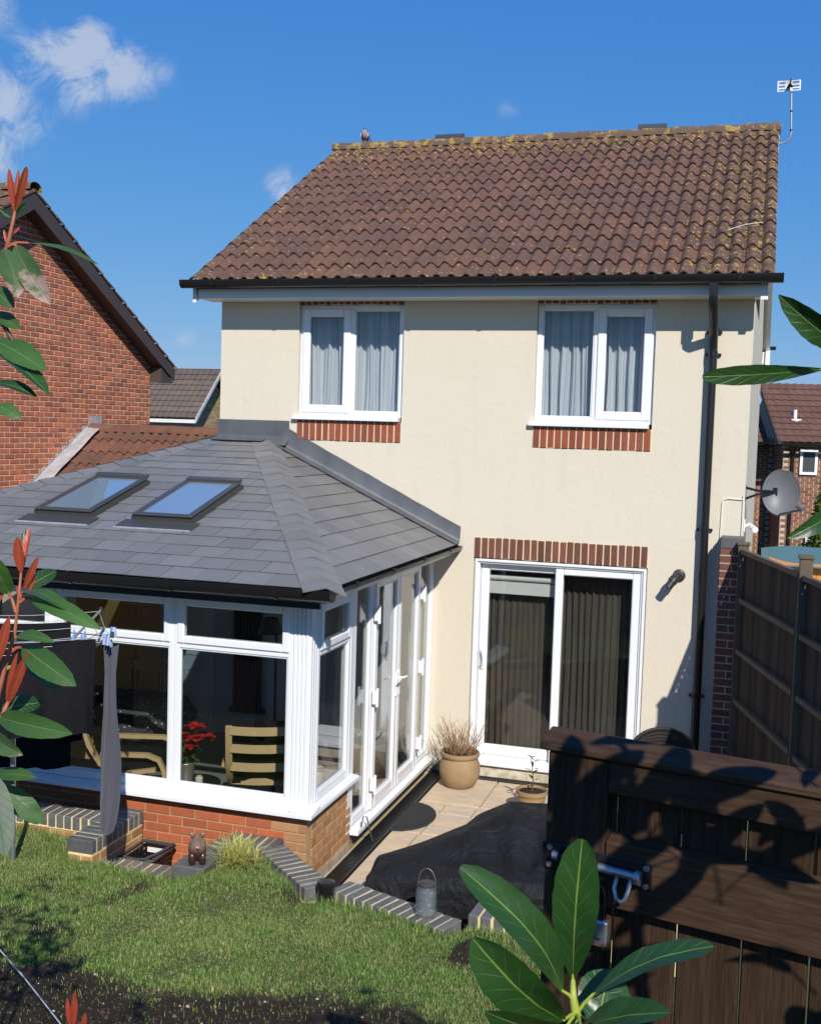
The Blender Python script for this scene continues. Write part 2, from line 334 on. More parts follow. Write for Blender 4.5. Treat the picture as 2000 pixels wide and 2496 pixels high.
# stained dark gate timber with grain
n = N('gate_wood'); st = n.scale((14, 14, .9)); g = n.noise(5, 8, .65, st, 1.2); fine = n.noise(40, 4, .6, n.scale((9, 9, .5)))
col = n.mix(n.ss(g, .35, .68), (.036, .021, .012), (.066, .039, .023)); col = n.val(col, n.math('MULTIPLY_ADD', fine, .7, .65)); col = n.mix(n.ss(n.noise(26, 4, .6, n.scale((1, 1, .3))), .74, .79), col, (.24, .15, .09))
n.done(n.bsdf(col, .62, n.bump(n.math('ADD', g, n.math('MULTIPLY', fine, .6)), .55, .004), .12))
n = N('gate_rail'); st = n.scale((1.2, 1.2, 16)); g = n.noise(6, 8, .65, st, .8); col = n.mix(n.ss(g, .35, .7), (.046, .026, .015), (.078, .046, .028)); col = n.val(col, n.math('MULTIPLY_ADD', n.noise(50, 4, .6, n.scale((.6, .6, 8))), .6, .7))
col = n.mix(n.ss(n.noise(30, 4, .6), .74, .78, 0, .7), col, (.22, .16, .12)); n.done(n.bsdf(col, .62, n.bump(g, .4, .003), .14))
# lawn ground, soil
n = N('lawn_soil'); att = n.n('ShaderNodeAttribute', attribute_name='soil'); soil = n.mix(n.noise(30, 6, .7), (.018, .012, .008), (.070, .046, .030)); soil = n.mix(n.ss(n.noise(120, 2), .70, .74), soil, (.30, .25, .2))
grs = n.mix(n.noise(14, 6, .7), (.075, .095, .030), (.15, .13, .065)); n.done(n.bsdf(n.mix(att.outputs['Fac'], grs, soil), .95, n.bump(n.noise(70, 6, .7), .9, .03), .2))
n = N('ground_mat'); n.done(n.bsdf(n.mix(n.noise(.15, 6), (.05, .075, .02), (.09, .085, .04)), .95))
def grass_mat(name, a, b, c, d):
    n = N(name); col = n.mix(n.isl, a, b); col = n.mix(n.ss(n.noise(1.7, 5, .65), .42, .66, 0, .8), col, c); col = n.mix(n.ss(n.isl, .86, .9), col, d)
    x = n.bsdf(col, .5, None, .3); tl = n.n('ShaderNodeBsdfTranslucent'); n.L(n.val(col, 1.6), tl.inputs[0]); mx = n.n('ShaderNodeMixShader'); mx.inputs[0].default_value = .3
    n.t.links.new(x, mx.inputs[1]); n.t.links.new(tl.outputs[0], mx.inputs[2]); return n.done(mx.outputs[0])
grass_mat('grass_blade', (.11, .22, .036), (.22, .33, .072), (.25, .30, .085), (.50, .44, .23))
# leaves: UV u across, v along
def leaf_mat(name, a, b, vein, rough, tr=.18, dry=None, under=None):
    n = N(name); uv = n.n('ShaderNodeUVMap'); s = n.sep(uv.outputs[0]); du = n.math('ABSOLUTE', n.math('SUBTRACT', s[0], .5))
    col = n.mix(n.noise(26, 5, .6), a, b); col = n.val(col, n.math('MULTIPLY_ADD', n.rnd, .3, .85))
    cu = n.math('MULTIPLY', n.math('POWER', du, .75), .36); w = n.math('FRACT', n.math('MULTIPLY', n.math('ADD', n.math('SUBTRACT', s[1], cu), n.math('MULTIPLY', n.noise(18, 2), .05)), 8.)); sv = n.ss(n.math('ABSOLUTE', n.math('SUBTRACT', w, .5)), .060, .010)
    col = n.mix(n.math('MULTIPLY', sv, n.ss(du, .46, .25, 0, .26)), col, vein)
    col = n.mix(n.ss(du, .030, .012), col, vein)
    if dry: col = n.mix(n.ss(n.math('ADD', n.noise(30, 5), n.math('MULTIPLY', s[1], .35)), .80, .92), col, dry)
    col = n.mix(n.ss(n.noise(55, 4, .6), .70, .76, 0, .8), col, (.10, .055, .025)); col = n.val(col, n.math('MULTIPLY_ADD', n.noise(9, 4, .6), .7, .65))
    if under: col = n.mix(n.geo.outputs['Backfacing'], col, under)
    h = n.math('ADD', n.math('MULTIPLY', sv, -.35), n.math('MULTIPLY', n.ss(du, .05, .0), -1.)); bp = n.bump(n.math('ADD', h, n.math('MULTIPLY', n.noise(70, 3), .35)), .35, .003)
    x = n.bsdf(col, n.math('MULTIPLY_ADD', n.noise(22, 4), .22, rough-.06), bp, .5, 0., .0); tl = n.n('ShaderNodeBsdfTranslucent'); n.L(n.val(n.mix(.45, col, (.16, .34, .02)), 1.5), tl.inputs[0]); mx = n.n('ShaderNodeMixShader'); mx.inputs[0].default_value = tr
    n.t.links.new(x, mx.inputs[1]); n.t.links.new(tl.outputs[0], mx.inputs[2]); return n.done(mx.outputs[0])
leaf_mat('laurel_leaf', (.015, .050, .011), (.025, .074, .015), (.15, .23, .045), .30, .09, None, (.075, .15, .04))
leaf_mat('photinia_leaf', (.034, .095, .018), (.058, .135, .026), (.13, .22, .06), .42, .16, None, (.09, .15, .05))
leaf_mat('dry_leaf', (.036, .085, .022), (.060, .115, .028), (.12, .14, .08), .55, .15, (.36, .24, .20), (.105, .135, .085))
leaf_mat('red_leaf', (.46, .075, .040), (.38, .040, .030), (.50, .20, .07), .3, .3, None, (.40, .12, .08))
n = N('pig_ceramic'); p = n.sep(); col = n.mix(n.ss(p[2], .49, .60), (.055, .022, .018), (.24, .155, .105)); col = n.mix(n.ss(n.noise(20, 4), .55, .7, 0, .5), col, (.10, .035, .025)); n.done(n.bsdf(col, .28, None, .5))
n = N('pigeon_mat'); p = n.sep(); col = n.mix(n.ss(p[2], 7.88, 7.91), (.30, .235, .245), (.13, .15, .19)); col = n.mix(n.ss(p[2], 7.80, 7.765), col, (.10, .085, .08)); n.done(n.bsdf(col, .7))
n = N('cover_fabric'); n.done(n.bsdf(n.mix(n.noise(3, 5), (.010, .010, .011), (.016, .016, .017)), .50, n.bump(n.math('ADD', n.noise(6, 5, .6, None, 1.6), n.math('MULTIPLY', n.noise(300, 2), .08)), .6, .07), .22))
n = N('water'); n.done(n.bsdf((.02, .022, .025), .06, n.bump(n.noise(60, 3), .5, .004), .6))
# ------------------------------------------------------------------ terrain
def smooth01(t): t = max(0, min(1, t)); return t*t*(3-2*t)
def lerp_pts(x, pts):
    if x <= pts[0][0]: return pts[0][1]
    for (a, va), (b, vb) in zip(pts, pts[1:]):
        if x <= b: return va+(vb-va)*(x-a)/(b-a) if b > a else vb
    return pts[-1][1]
EDGE = [(-6, -3.92), (.94, -3.92), (.95, -4.31), (1.78, -4.31), (1.79, -4.30), (2.12, -4.30), (2.14, -3.93), (2.22, -3.86), (2.93, -4.44), (3.02, -4.34), (3.10, -4.30), (4.02, -4.60), (4.3, -4.66), (6.4, -4.95)]
def lawn_z(x, y):
    d = max(0, -4.3-y)
    z = .325+.115*d+.012*math.sin(x*2.1+y*1.3)+.008*math.sin(x*5.3-y*3.1)
    z += 1.05*smooth01((-y-7.6)/2.6)                       # bank up to where the photographer stands
    z += .10*smooth01((x-4.0)/.2)*smooth01((y+5.2)/.5)+.082*smooth01((3.02-x)/.25)*smooth01((x-1.9)/.3)*smooth01((y+4.9)/.5)
    return z
def ground_z(x, y):
    return -.25-1.35*smooth01((y-5)/9)
g = B()
gx = [-1500, -400, -150, -60, -30, -15, -9, -6.2, -3, 0, 3, 6.6, 9, 15, 30, 60, 150, 400, 1500]; gy = [-1500, -400, -100, -40, -17, -12, -6, -2, 2, 5, 7, 9, 11, 13, 16, 22, 40, 80, 200, 500, 1500]
g.add([(x, y, ground_z(x, y)) for y in gy for x in gx], [(j*len(gx)+i, j*len(gx)+i+1, (j+1)*len(gx)+i+1, (j+1)*len(gx)+i) for j in range(len(gy)-1) for i in range(len(gx)-1)])
tag(g.out('ground', k('ground_mat'), smooth=True), kind='structure')
l = B(); xs = sorted(set([-6+.25*i for i in range(26)]+[.4+.07*i for i in range(70)]+[e[0] for e in EDGE]+[5.3+.2*i for i in range(6)])); rows = [0, .002, .03, .08]+[.14+.07*i for i in range(46)]+[3.5, 3.9, 4.3, 5, 6, 8, 11]
V = []
for x in xs:
    e = lerp_pts(x, EDGE)
    for i, r in enumerate(rows):
        V.append((x, e-r, lawn_z(x, e-r) if i else -.3))
nr = len(rows); l.add(V, [(i*nr+j+1, i*nr+j, (i+1)*nr+j, (i+1)*nr+j+1) for i in range(len(xs)-1) for j in range(nr-1)])
lawn = tag(l.out('lawn', k('lawn_soil'), smooth=40), kind='structure')
from mathutils import noise as mnoise
def soil_f(x, y):
    e = y+.10*(x-3)*-.6+.35*mnoise.noise(Vector((x*1.3, y*1.3, 0)))+.18*mnoise.noise(Vector((x*4, y*4, 3)))
    f = smooth01((-5.92-e)/.22)
    f = max(f, smooth01((.16-math.hypot(x-4.22, (y+4.95)*.8)-.06*mnoise.noise(Vector((x*9, y*9, 1))))/.06))
    f = max(f, .75*smooth01((mnoise.noise(Vector((x*2.6, y*2.6, 9)))-.42)/.15))
    return f
at = lawn.data.attributes.new('soil', 'FLOAT', 'POINT'); at.data.foreach_set('value', [soil_f(v.co.x, v.co.y) for v in lawn.data.vertices])
# ------------------------------------------------------------------ house
WID, DEP = 5.682, 7.94
house = thing('house', (2.84, 3.97, 0), 'cream rendered two storey house with brown tiled roof', 'house')
wb, wt, dl, dt, db = 3.714, 4.967, 2.983, 2.322, .145
w1, w2 = .935, 3.560
holes = [(w1, w1+1.2, wb, wt), (w2, w2+1.2, wb, wt), (dl, dl+1.8, db, dt)]
def panel(b, x0, x1, z0, z1, y0, y1, holes):
    X = sorted(set([x0, x1]+[h[i] for h in holes for i in (0, 1)])); Z = sorted(set([z0, z1]+[h[i] for h in holes for i in (2, 3)]))
    vid = {}; V = []; F = []
    def v(i, j, s):
        if (i, j, s) not in vid: vid[i, j, s] = len(V); V.append((X[i], (y0, y1)[s], Z[j]))
        return vid[i, j, s]
    solid = lambda i, j: 0 <= i < len(X)-1 and 0 <= j < len(Z)-1 and not any(h[0] <= X[i] < h[1] and h[2] <= Z[j] < h[3] for h in holes)
    for i in range(len(X)-1):
        for j in range(len(Z)-1):
            if not solid(i, j): continue
            F.append((v(i, j, 0), v(i+1, j, 0), v(i+1, j+1, 0), v(i, j+1, 0))); F.append((v(i, j, 1), v(i, j+1, 1), v(i+1, j+1, 1), v(i+1, j, 1)))
            for di, dj, a, c in ((-1, 0, (i, j+1), (i, j)), (1, 0, (i+1, j), (i+1, j+1)), (0, -1, (i, j), (i+1, j)), (0, 1, (i+1, j+1), (i, j+1))):
                if not solid(i+di, j+dj): F.append((v(*a, 0), v(*a, 1), v(*c, 1), v(*c, 0)))
    b.add(V, F)
TP = math.atan2(7.63-5.155, 3.97+.393); TS = Vector((0, math.cos(TP), math.sin(TP))); TN = Vector((0, -math.sin(TP), math.cos(TP)))
b = B(); panel(b, 0, WID, -.4, 5.05, 0, .28, holes)
zap = 5.10+math.tan(TP)*3.97-.05
SHR = .0155
for x0, x1 in ((WID-.28, WID), (0, .28)):
    n0_ = len(b.V); b.prism([(x0, .2802, -.4), (x0, DEP, -.4), (x0, DEP, 5.05), (x0, 3.97, zap), (x0, .2802, 5.05+.28*math.tan(TP)-.05)], (x1-x0, 0, 0))
    if x0 > 1: b.V[n0_:] = [(v[0]+SHR*max(0, v[1]), v[1], v[2]) for v in b.V[n0_:]]; b.box(WID-.2, WID, .2801, .2803, -.4, 5.0)
b.box(.281, WID-.281, DEP-.28, DEP, -.4, 5.05)
b.box(.281, WID-.281, .281, DEP-.281, 2.45, 2.7); b.box(.281, WID-.281, .281, DEP-.281, 5.0, 5.02); b.box(.281, WID-.281, .281, DEP-.281, -.1, .1)
wall = b.out('wall', k('render_cream'), house)
# soldier bricks
def bevbrick(name, sx, sy, sz, mat, bev=.005):
    return B().box(-sx/2, sx/2, -sy/2, sy/2, -sz/2, sz/2).mesh(name, mat, False, bev)
sold = bevbrick('brick', .0625, .05, .213, k('brick_soldier')); sold2 = bevbrick('brick', .0635, .05, .213, k('brick_lintel'))
def soldiers(x0, n, z0, me):
    B().box(x0+.001, x0+n*.075-.001, -.0075, -.0005, z0+.001, z0+.214).out('mortar_bed', k('mortar_gold'), wall)
    for i in range(n):
        ob('brick', me, wall, T(x0+.0375+i*.075+random.uniform(-.002, .002), .0115+random.uniform(-.0015, .0025), z0+.1075+random.uniform(-.0025, .0025)) @ Matrix.Rotation(random.uniform(-.012, .012), 4, 'Y'))
soldiers(w1, 16, wb-.215, sold); soldiers(w2, 16, wb-.215, sold); soldiers(w1, 16, wt, sold2); soldiers(w2, 16, wt, sold2); soldiers(dl, 24, dt, sold2)
# roof
roof = B(); dk = -.035
a0 = Vector((0, -.36, 5.10)); top = Vector((0, 3.97, 5.10+math.tan(TP)*4.33)); bk = Vector((0, 8.30, 5.10))
roof.prism([(-.125, p.y, p.z) for p in (a0, top, bk)], (5.855, 0, 0))
roofo = roof.out('roof', k('brown_board'), house)
def pantile_mesh(mat, w=.304, L=.42, th=.014):
    prof = []
    for c in (0, 1):
        x0 = c*w/2
        prof += [(x0+.0, .002), (x0+.020, 0), (x0+.034, .016), (x0+.056, .043), (x0+.084, .054), (x0+.112, .043), (x0+.136, .014)]
    prof.append((w-.001, .002))
    m = len(prof); bb = B(); up = .027
    V = [(x, 0, z+up) for x, z in prof]+[(x, L, z) for x, z in prof]+[(x, .002, z+up-th) for x, z in prof]+[(x, L, z-th*.5) for x, z in prof]
    F = [(i, i+1, m+i+1, m+i) for i in range(m-1)]+[(2*m+i, 2*m+i+1, i+1, i) for i in range(m-1)]+[(3*m+i, 3*m+i+1, 2*m+i+1, 2*m+i) for i in range(m-1)]+[(0, m, 3*m, 2*m), (m-1, 3*m-1, 4*m-1, 2*m-1)]
    return bb.add(V, F).mesh('tile', mat, 50)
def tile_roof(parent, org, S, Nn, cols, rows, gauge, me, jit=1., w=.304, xd=Vector((1, 0, 0))):
    for j in range(rows):
        for i in range(cols):
            o = Vector(org)+xd*(w*i)+S*(gauge*j+random.uniform(-.006, .006)*jit)+Nn*random.uniform(0, .004)*jit
            M = frame(o, xd, S, Nn) @ Matrix.Rotation(random.uniform(-.012, .012)*jit, 4, 'Z') @ Matrix.Rotation(random.uniform(-.006, .006)*jit, 4, 'Y')
            ob('tile', me, parent, M)
tm = pantile_mesh(k('tile_brown'))
tile_roof(roofo, Vector((-.226, -.395, 5.150)), TS, TN, 20, 14, 4.93/14, tm)
# back slope (unseen): one ribbed sheet
bb = B(); bb.grid(lambda u, v: (-.2+6.05*u, 8.38-4.36*v, 5.13+2.47*v+.02*abs(math.sin(u*60))), 160, 2); tag(bb.out('back_slope_tiles', k('tile_brown'), roofo), kind='stuff')
# ridge caps
cap = B(); cap.grid(lambda u, v: ((v)*.45, -.135*math.cos(math.pi*u), .115*math.sin(math.pi*u)**.75+(.012 if v == 0 else 0)), 10, 1); cap.add([(0.001, -.133*math.cos(math.pi*i/10), .113*math.sin(math.pi*i/10)**.75) for i in range(11)], [tuple(range(11))])
cme = cap.mesh('ridge_tile', k('ridge_mat'), 50); nc = 14
for i in range(nc):
    ob('ridge_tile', cme, roofo, T(-.24+i*6.11/nc, 3.97, 7.607+random.uniform(-.006, .006)) @ Matrix.Rotation(random.uniform(-.012, .012), 4, 'Y') @ Matrix.Rotation(random.uniform(-.015, .015), 4, 'Z') @ Matrix.Diagonal((.985, 1, 1, 1)))
B().box(-.22, 5.84, 3.85, 4.09, 7.56, 7.625).out('ridge_bedding', k('ridge_mat'), roofo)
for x0, x1 in ((1.27, 1.67), (4.07, 4.43)):
    v = B(); v.box(x0, x1, 3.92, 4.02, 7.70, 7.748); v.tube([(x0-.005, 3.97, 7.748), (x1+.005, 3.97, 7.748)], .042, 10); v.out('ridge_vent', k('dark_grey'), roofo)
# verge undercloak left, barge boards right and left
for sgn, x0, x1, m in ((1, 5.735, 5.80, 'white_upvc'), (-1, -.17, -.13, 'white_upvc')):
    bb = B()
    for y0, y1 in ((-.36, 3.97), (8.30, 3.97)):
        za = 5.115; zb2 = 5.115+abs(y1-y0)*math.tan(TP)
        bb.prism([(x0, y0, za-.16), (x0, y1, zb2-.20), (x0, y1, zb2-.005), (x0, y0, za-.005)], (x1-x0, 0, 0))
    if sgn > 0: bb.V = [(v[0]+SHR*max(0, v[1]), v[1], v[2]) for v in bb.V]
    bb.out('barge_board', k(m), house)
for y0, y1 in ((-.30, 3.965), (8.28, 3.975)):
    bb = B(); za = 4.985; zb2 = za+abs(y1-y0)*math.tan(TP); bb.prism([(WID-.02, y0, za), (WID-.02, y1, zb2), (WID-.02, y1, zb2+.02), (WID-.02, y0, za+.02)], (.078, 0, 0)); bb.V = [(v[0]+SHR*max(0, v[1]), v[1], v[2]) for v in bb.V]; bb.out('gable_soffit', k('white_upvc'), house)
bb = B(); bb.box(WID+.004, 5.734, 7.95, 8.29, 4.90, 5.10); bb.box(5.736, 5.804, 7.9, 8.306, 4.88, 5.118); bb.V = [(v[0]+SHR*max(0, v[1]), v[1], v[2]) for v in bb.V]; bb.out('eaves_box', k('white_upvc'), house)
# fascia + soffit
b = B(); b.box(-.115, 5.80, -.345, -.325, 4.998, 5.13); b.box(-.113, 5.798, -.327, -.001, 4.999, 5.011); b.out('fascia', k('white_upvc'), house, bevel=.003)
B().box(-.115, 5.80, 8.272, 8.29, 4.998, 5.13).out('fascia', k('white_upvc'), house, bevel=.003)
# gutters
def gutter(parent, a, b_, r, mat, nrm, brackets=0, dp=1.):
    """half-round gutter from a to b"""
    a = Vector(a); b_ = Vector(b_); d = (b_-a).normalized(); s = Vector(nrm); m = 9; bb = B(); V = []
    for q in (a, b_):
        for rr in (r, r-.004):
            V += [q+s*(rr*math.cos(math.pi*i/(m-1)))-Vector((0, 0, 1))*(rr*dp*math.sin(math.pi*i/(m-1))**.6) for i in range(m)]
    F = [(i, i+1, 2*m+i+1, 2*m+i) for i in range(m-1)]+[(m+i+1, m+i, 3*m+i, 3*m+i+1) for i in range(m-1)]+[(0, 2*m, 3*m, m), (m-1, 2*m-1, 4*m-1, 3*m-1)]
    F += [tuple(range(m))[::-1], tuple(range(2*m, 3*m))]
    bb.add(V, F); g_ = bb.out('gutter', mat, parent, 40)
    L = (b_-a).length
    for i in range(brackets):
        c = a+d*(L*(i+.5)/brackets); q = B(); M = frame(c, d, s, Vector((0, 0, 1)))
        q.add([M @ Vector((t, (r+.006)*math.cos(math.pi*j/8), -(r*dp+.006)*math.sin(math.pi*j/8)**.6)) for t in (-.014, .014) for j in range(9)], [(j, j+1, 9+j+1, 9+j) for j in range(8)])
        q.box(-.014, .014, -r-.012, -r, -.05, .02, M); q.box(-.012, .012, r-.012, r+.008, -.012, .012, M); q.out('gutter_bracket', mat, g_)
    return g_
gutter(house, (-.25, -.462, 5.178), (5.93, -.462, 5.178), .066, k('black_plastic'), (0, -1, 0), 8, 1.28)
gutter(house, (-.2, 8.35, 5.22), (6.02, 8.35, 5.22), .056, k('black_plastic'), (0, 1, 0), 0)
# downpipe with swan neck
dp = B(); dp.box(5.272, 5.348, -.500, -.424, 4.97, 5.11); dp.tube([(5.31, -.462, 5.0), (5.31, -.462, 4.93), (5.312, -.40, 4.86), (5.318, -.13, 4.69), (5.318, -.075, 4.60), (5.32, -.075, 4.45), (5.323, -.075, 2.0), (5.327, -.075, .02)], .041, 12)
for z in (4.66, 4.44, 2.72, 1.05): dp.tube([(5.32, -.075, z), (5.32, -.075, z+.05)], .047, 12); dp.box(5.245, 5.395, -.03, -.002, z+.01, z+.035); dp.box(5.29, 5.35, -.06, -.004, z+.012, z+.033)
dp.out('downpipe', k('black_plastic'), house, 40)
# windows
def rect_frame(b, x0, x1, z0, z1, w, y0, y1, wb_=None, wt_=None):
    wb_ = wb_ or w; wt_ = wt_ or w
    b.box(x0, x0+w, y0, y1, z0, z1); b.box(x1-w, x1, y0, y1, z0, z1); b.box(x0+w, x1-w, y0, y1, z0, z0+wb_); b.box(x0+w, x1-w, y0, y1, z1-wt_, z1)
def upper_window(x0, sash_left):
    f = B(); z0, z1 = wb+.05, wt; x1 = x0+1.2; rect_frame(f, x0+.001, x1-.001, z0, z1-.001, .055, .045, .115)
    m = x0+.60 if sash_left else x0+.612
    f.box(m-.03, m+.03, .047, .113, z0+.055, z1-.056)
    win = f.out('window', k('white_upvc'), house, bevel=.006)
    s = B(); sx0, sx1 = (x0+.032, m-.008) if sash_left else (m+.008, x1-.032)
    rect_frame(s, sx0, sx1, z0+.035, z1-.04, .088, .028, .085); s.out('sash', k('white_upvc'), win, bevel=.010)
    fx0, fx1 = (m+.029, x1-.054) if sash_left else (x0+.054, m-.029)
    bd = B(); rect_frame(bd, fx0, fx1, z0+.054, z1-.055, .014, .055, .08); bd.out('glazing_bead', k('white_upvc'), win, bevel=.004)
    B().box(sx0+.085, sx1-.085, .052, .058, z0+.12, z1-.125).out('pane', k('glass'), win); B().box(fx0+.012, fx1-.012, .064, .07, z0+.066, z1-.067).out('pane', k('glass'), win)
    si = B(); si.prism([(x0-.045, -.06, wb+.006), (x0-.045, -.06, wb+.046), (x0-.045, .09, wb+.062), (x0-.045, .09, wb+.006)], (1.215, 0, 0)); si.out('sill', k('white_upvc'), win, bevel=.004)
    return win
upper_window(w1, True); upper_window(w2, False)
def curtain(name, x0, x1, z0, z1, y, mat, folds, amp, seed, label, cat, group=None, hem=False):
    rg = random.Random(seed); ph = [rg.uniform(0, 6.28) for _ in range(6)]; b = B(); fr = [folds*rg.uniform(.7, 1.3) for _ in range(3)]
    def fn(u, v):
        ww = (math.sin(u*fr[0]*6.28+ph[0]+.5*math.sin(v*2+ph[3]))+.6*math.sin(u*fr[1]*9.7+ph[1]+.8*v)+.35*math.sin(u*fr[2]*17+ph[2]))
        ww = math.copysign(abs(ww)**.8, ww)
        return (x0+(x1-x0)*u+.006*math.sin(v*5+u*20), y+amp*ww*(1.05-.25*v)+(.0 if not (hem and v < .14) else -.006), z0+(z1-z0)*v)
    b.grid(fn, 150, 14); o = b.out(name, mat, None, True); return tag(o, label, cat, group)
curtain('net_curtain', w1+.03, w1+1.17, wb+.07, wt+.02, .21, k('net_curtain'), 10, .034, 3, 'white net curtain behind the left upper window', 'curtain', None, True)
curtain('net_curtain', w2+.03, w2+1.17, wb+.07, wt+.02, .21, k('net_curtain'), 14, .036, 5, 'white pleated net curtain behind the right upper window above the patio door', 'curtain', None, True)
# sliding patio door
f = B(); x0, x1 = dl, dl+1.8; rect_frame(f, x0+.001, x1-.001, db, dt-.001, .062, .02, .15, .05); rect_frame(f, x0+.012, x1-.012, db+.01, dt-.012, .03, .0, .02, .03)
f.prism([(x0-.02, -.055, db-.03), (x0-.02, -.055, db+.012), (x0-.02, .05, db+.03), (x0-.02, .05, db-.03)], (1.84, 0, 0))
door = f.out('patio_door', k('white_upvc'), house, bevel=.006)
s = B(); rect_frame(s, x0+.065, x0+.945, db+.052, dt-.065, .088, .095, .140, .115, .07); sl = s.out('sliding_panel', k('white_upvc'), door, bevel=.010)
s = B(); rect_frame(s, x0+.862, x1-.064, db+.052, dt-.065, .085, .035, .085, .12, .07); s.out('fixed_panel', k('white_upvc'), door, bevel=.010)
B().box(x0+.15, x0+.86, .115, .121, db+.16, dt-.13).out('pane', k('glass'), door); B().box(x0+.945, x1-.148, .055, .061, db+.17, dt-.13).out('pane', k('glass'), door)
hd = B(); hd.box(x0+.085, x0+.125, .082, .096, 1.12, 1.36); hd.tube([(x0+.105, .085, 1.16), (x0+.11, .045, 1.17), (x0+.125, .030, 1.20), (x0+.13, .028, 1.25), (x0+.125, .030, 1.29), (x0+.11, .045, 1.32), (x0+.105, .085, 1.33)], .011, 8); hd.tube([(x0+.105, .085, 1.14), (x0+.105, .07, 1.14)], .014, 8)
hd.out('handle', k('white_upvc'), door, 40)
curtain('string_curtain', dl+.08, dl+1.74, .14, 2.24, .30, k('dark_drape'), 20, .018, 9, 'dark string curtain hanging behind the sliding patio door', 'curtain')
rb = tag(B().box(dl+.10, dl+.90, .185, .20, 1.93, 2.06).tube([(dl+.10, .20, 2.10), (dl+.90, .20, 2.10)], .03, 10).out('roller_blind', k('white_paint'), None, 40), 'white roller blind raised at the top of the patio door', 'blind')
# plinth below the door
B().box(2.62, 5.62, -.012, -.001, -.02, .105).out('plinth', k('render_cream'), house)
# wall lamp
lamp = thing('wall_lamp', (5.09, 0, 2.25), 'dark grey outdoor spotlight on the cream wall beside the patio door', 'wall lamp')
q = B(); q.lathe([(.0, 0), (.062, 0), (.062, .018), (.045, .03), (0, .03)], n=20, M=Matrix.Rotation(math.pi/2, 4, 'X')); q.out('wall_plate', k('lamp_grey'), lamp, 40, M=T(5.095, -.001, 2.27))
q = B(); q.tube([(5.095, -.02, 2.27), (5.095, -.07, 2.285), (5.085, -.11, 2.28), (5.06, -.135, 2.25)], [.03, .036, .04, .042], 12); q.out('arm', k('lamp_grey'), lamp, 40)
q = B(); a = Vector((5.07, -.125, 2.265)); d = Vector((-.52, -.35, -.78)).normalized(); q.tube([a, a+d*.02, a+d*.065, a+d*.067, a+d*.135, a+d*.137], [.02, .046, .048, .040, .040, .036], 16); q.out('spot_head', k('lamp_grey'), lamp, 40)
# conduit, security camera, dish
tag(B().tube([(5.47, -.012, 2.66), (5.475, -.012, 3.02), (5.49, -.012, 3.05), (5.53, -.012, 3.06), (5.665, -.012, 3.055)], .005, 6).tube([(5.672, -.012, 3.10), (5.672, -.012, 2.6)], .006, 6).out('cable', k('white_paint')), 'thin white cable clipped to the cream wall above the brick pier', 'cable')
sc = thing('security_camera', (5.70, .35, 2.72), 'small white security camera on the side of the cream house', 'camera')
B().box(5.683, 5.70, .5, .6, 2.70, 2.83).out('base', k('white_upvc'), sc, bevel=.005); B().tube([(5.70, .55, 2.76), (5.76, .52, 2.755)], .02, 8).out('arm', k('white_upvc'), sc, 40); B().tube([(5.74, .56, 2.765), (5.80, .40, 2.735)], .032, 12).out('camera_body', k('white_upvc'), sc, 40)
dish = thing('satellite_dish', (5.69, .55, 3.1), 'dark grey satellite dish bracketed to the house corner', 'satellite dish')
dc_ = Vector((6.035, .62, 3.115)); dn = Vector((-.02, -.985, .14)).normalized(); dx = Vector((1, 0, 0)); dx = (dx-dn*dx.dot(dn)).normalized(); du = dn.cross(dx)*-1
if du.z < 0: du = -du
def dfn(off):
    def fn(u, v):
        a = 2*math.pi*u; r = v; return dc_+dx*(.185*r*math.cos(a))+du*(.235*r*math.sin(a))-dn*(.07*(1-r*r)+off)
    return fn
q = B(); q.grid(dfn(0), 40, 8); q.grid(dfn(.006), 40, 8); q.tube([dfn(.003)(i/40, 1.) for i in range(41)], .005, 6, False); q.out('reflector', k('dish_grey'), dish, 60)
lo = dc_-du*.225; lnb = dc_+Vector((.185, -.33, -.13)); B().tube([lo-dn*.03, lo+dn*.02, lnb-Vector((0, .0, .02))], .011, 8).out('arm', k('dark_grey'), dish, 40)
q = B(); q.tube([lnb+Vector((-.03, .03, .02)), lnb+Vector((-.01, .01, .01)), lnb+Vector((.02, -.03, -.01))], [.028, .032, .022], 10); q.tube([lnb, lnb+Vector((.0, -.01, -.06))], .008, 6); q.out('receiver_head', k('dish_grey'), dish, 40)
q = B(); q.box(5.683, 5.693, .3, .42, 3.02, 3.19); q.tube([(5.69, .36, 3.16), (5.80, .50, 3.13), (5.97, .70, 3.12)], .013, 8); q.tube([(5.69, .36, 3.05), (5.80, .50, 3.09), (5.97, .70, 3.10)], .013, 8); q.box(5.93, 6.0, .68, .74, 3.06, 3.16); q.out('bracket', k('black_plastic'), dish, 40)
# aerial
ae = thing('tv_aerial', (5.85, 4.0, 7.47), 'white grid television aerial on a bent mast at the roof gable', 'aerial')
B().tube([(5.78, 4, 7.462), (5.88, 4, 7.468), (5.95, 4, 7.49), (5.99, 4, 7.53), (6.005, 4, 7.60), (5.985, 4, 8.0), (5.975, 4, 8.22)], .0125, 10).out('mast', k('galvanised'), ae, 40)
q = B(); gz0, gz1, gx0, gx1 = 8.115, 8.25, 5.805, 6.088; rect_frame(q, gx0, gx1, gz0, gz1, .016, 3.965, 3.972, .012)
for z in (8.155, 8.198): q.box(gx0+.015, gx1-.015, 3.9655, 3.9715, z-.009, z+.009)
q.box(5.90, 5.99, 3.966, 3.971, gz0+.01, gz1-.01); q.out('reflector_grid', k('white_paint'), ae, M=T(5.946, 0, 8.18) @ Matrix.Rotation(-.02, 4, 'Y') @ T(-5.946, 0, -8.18))
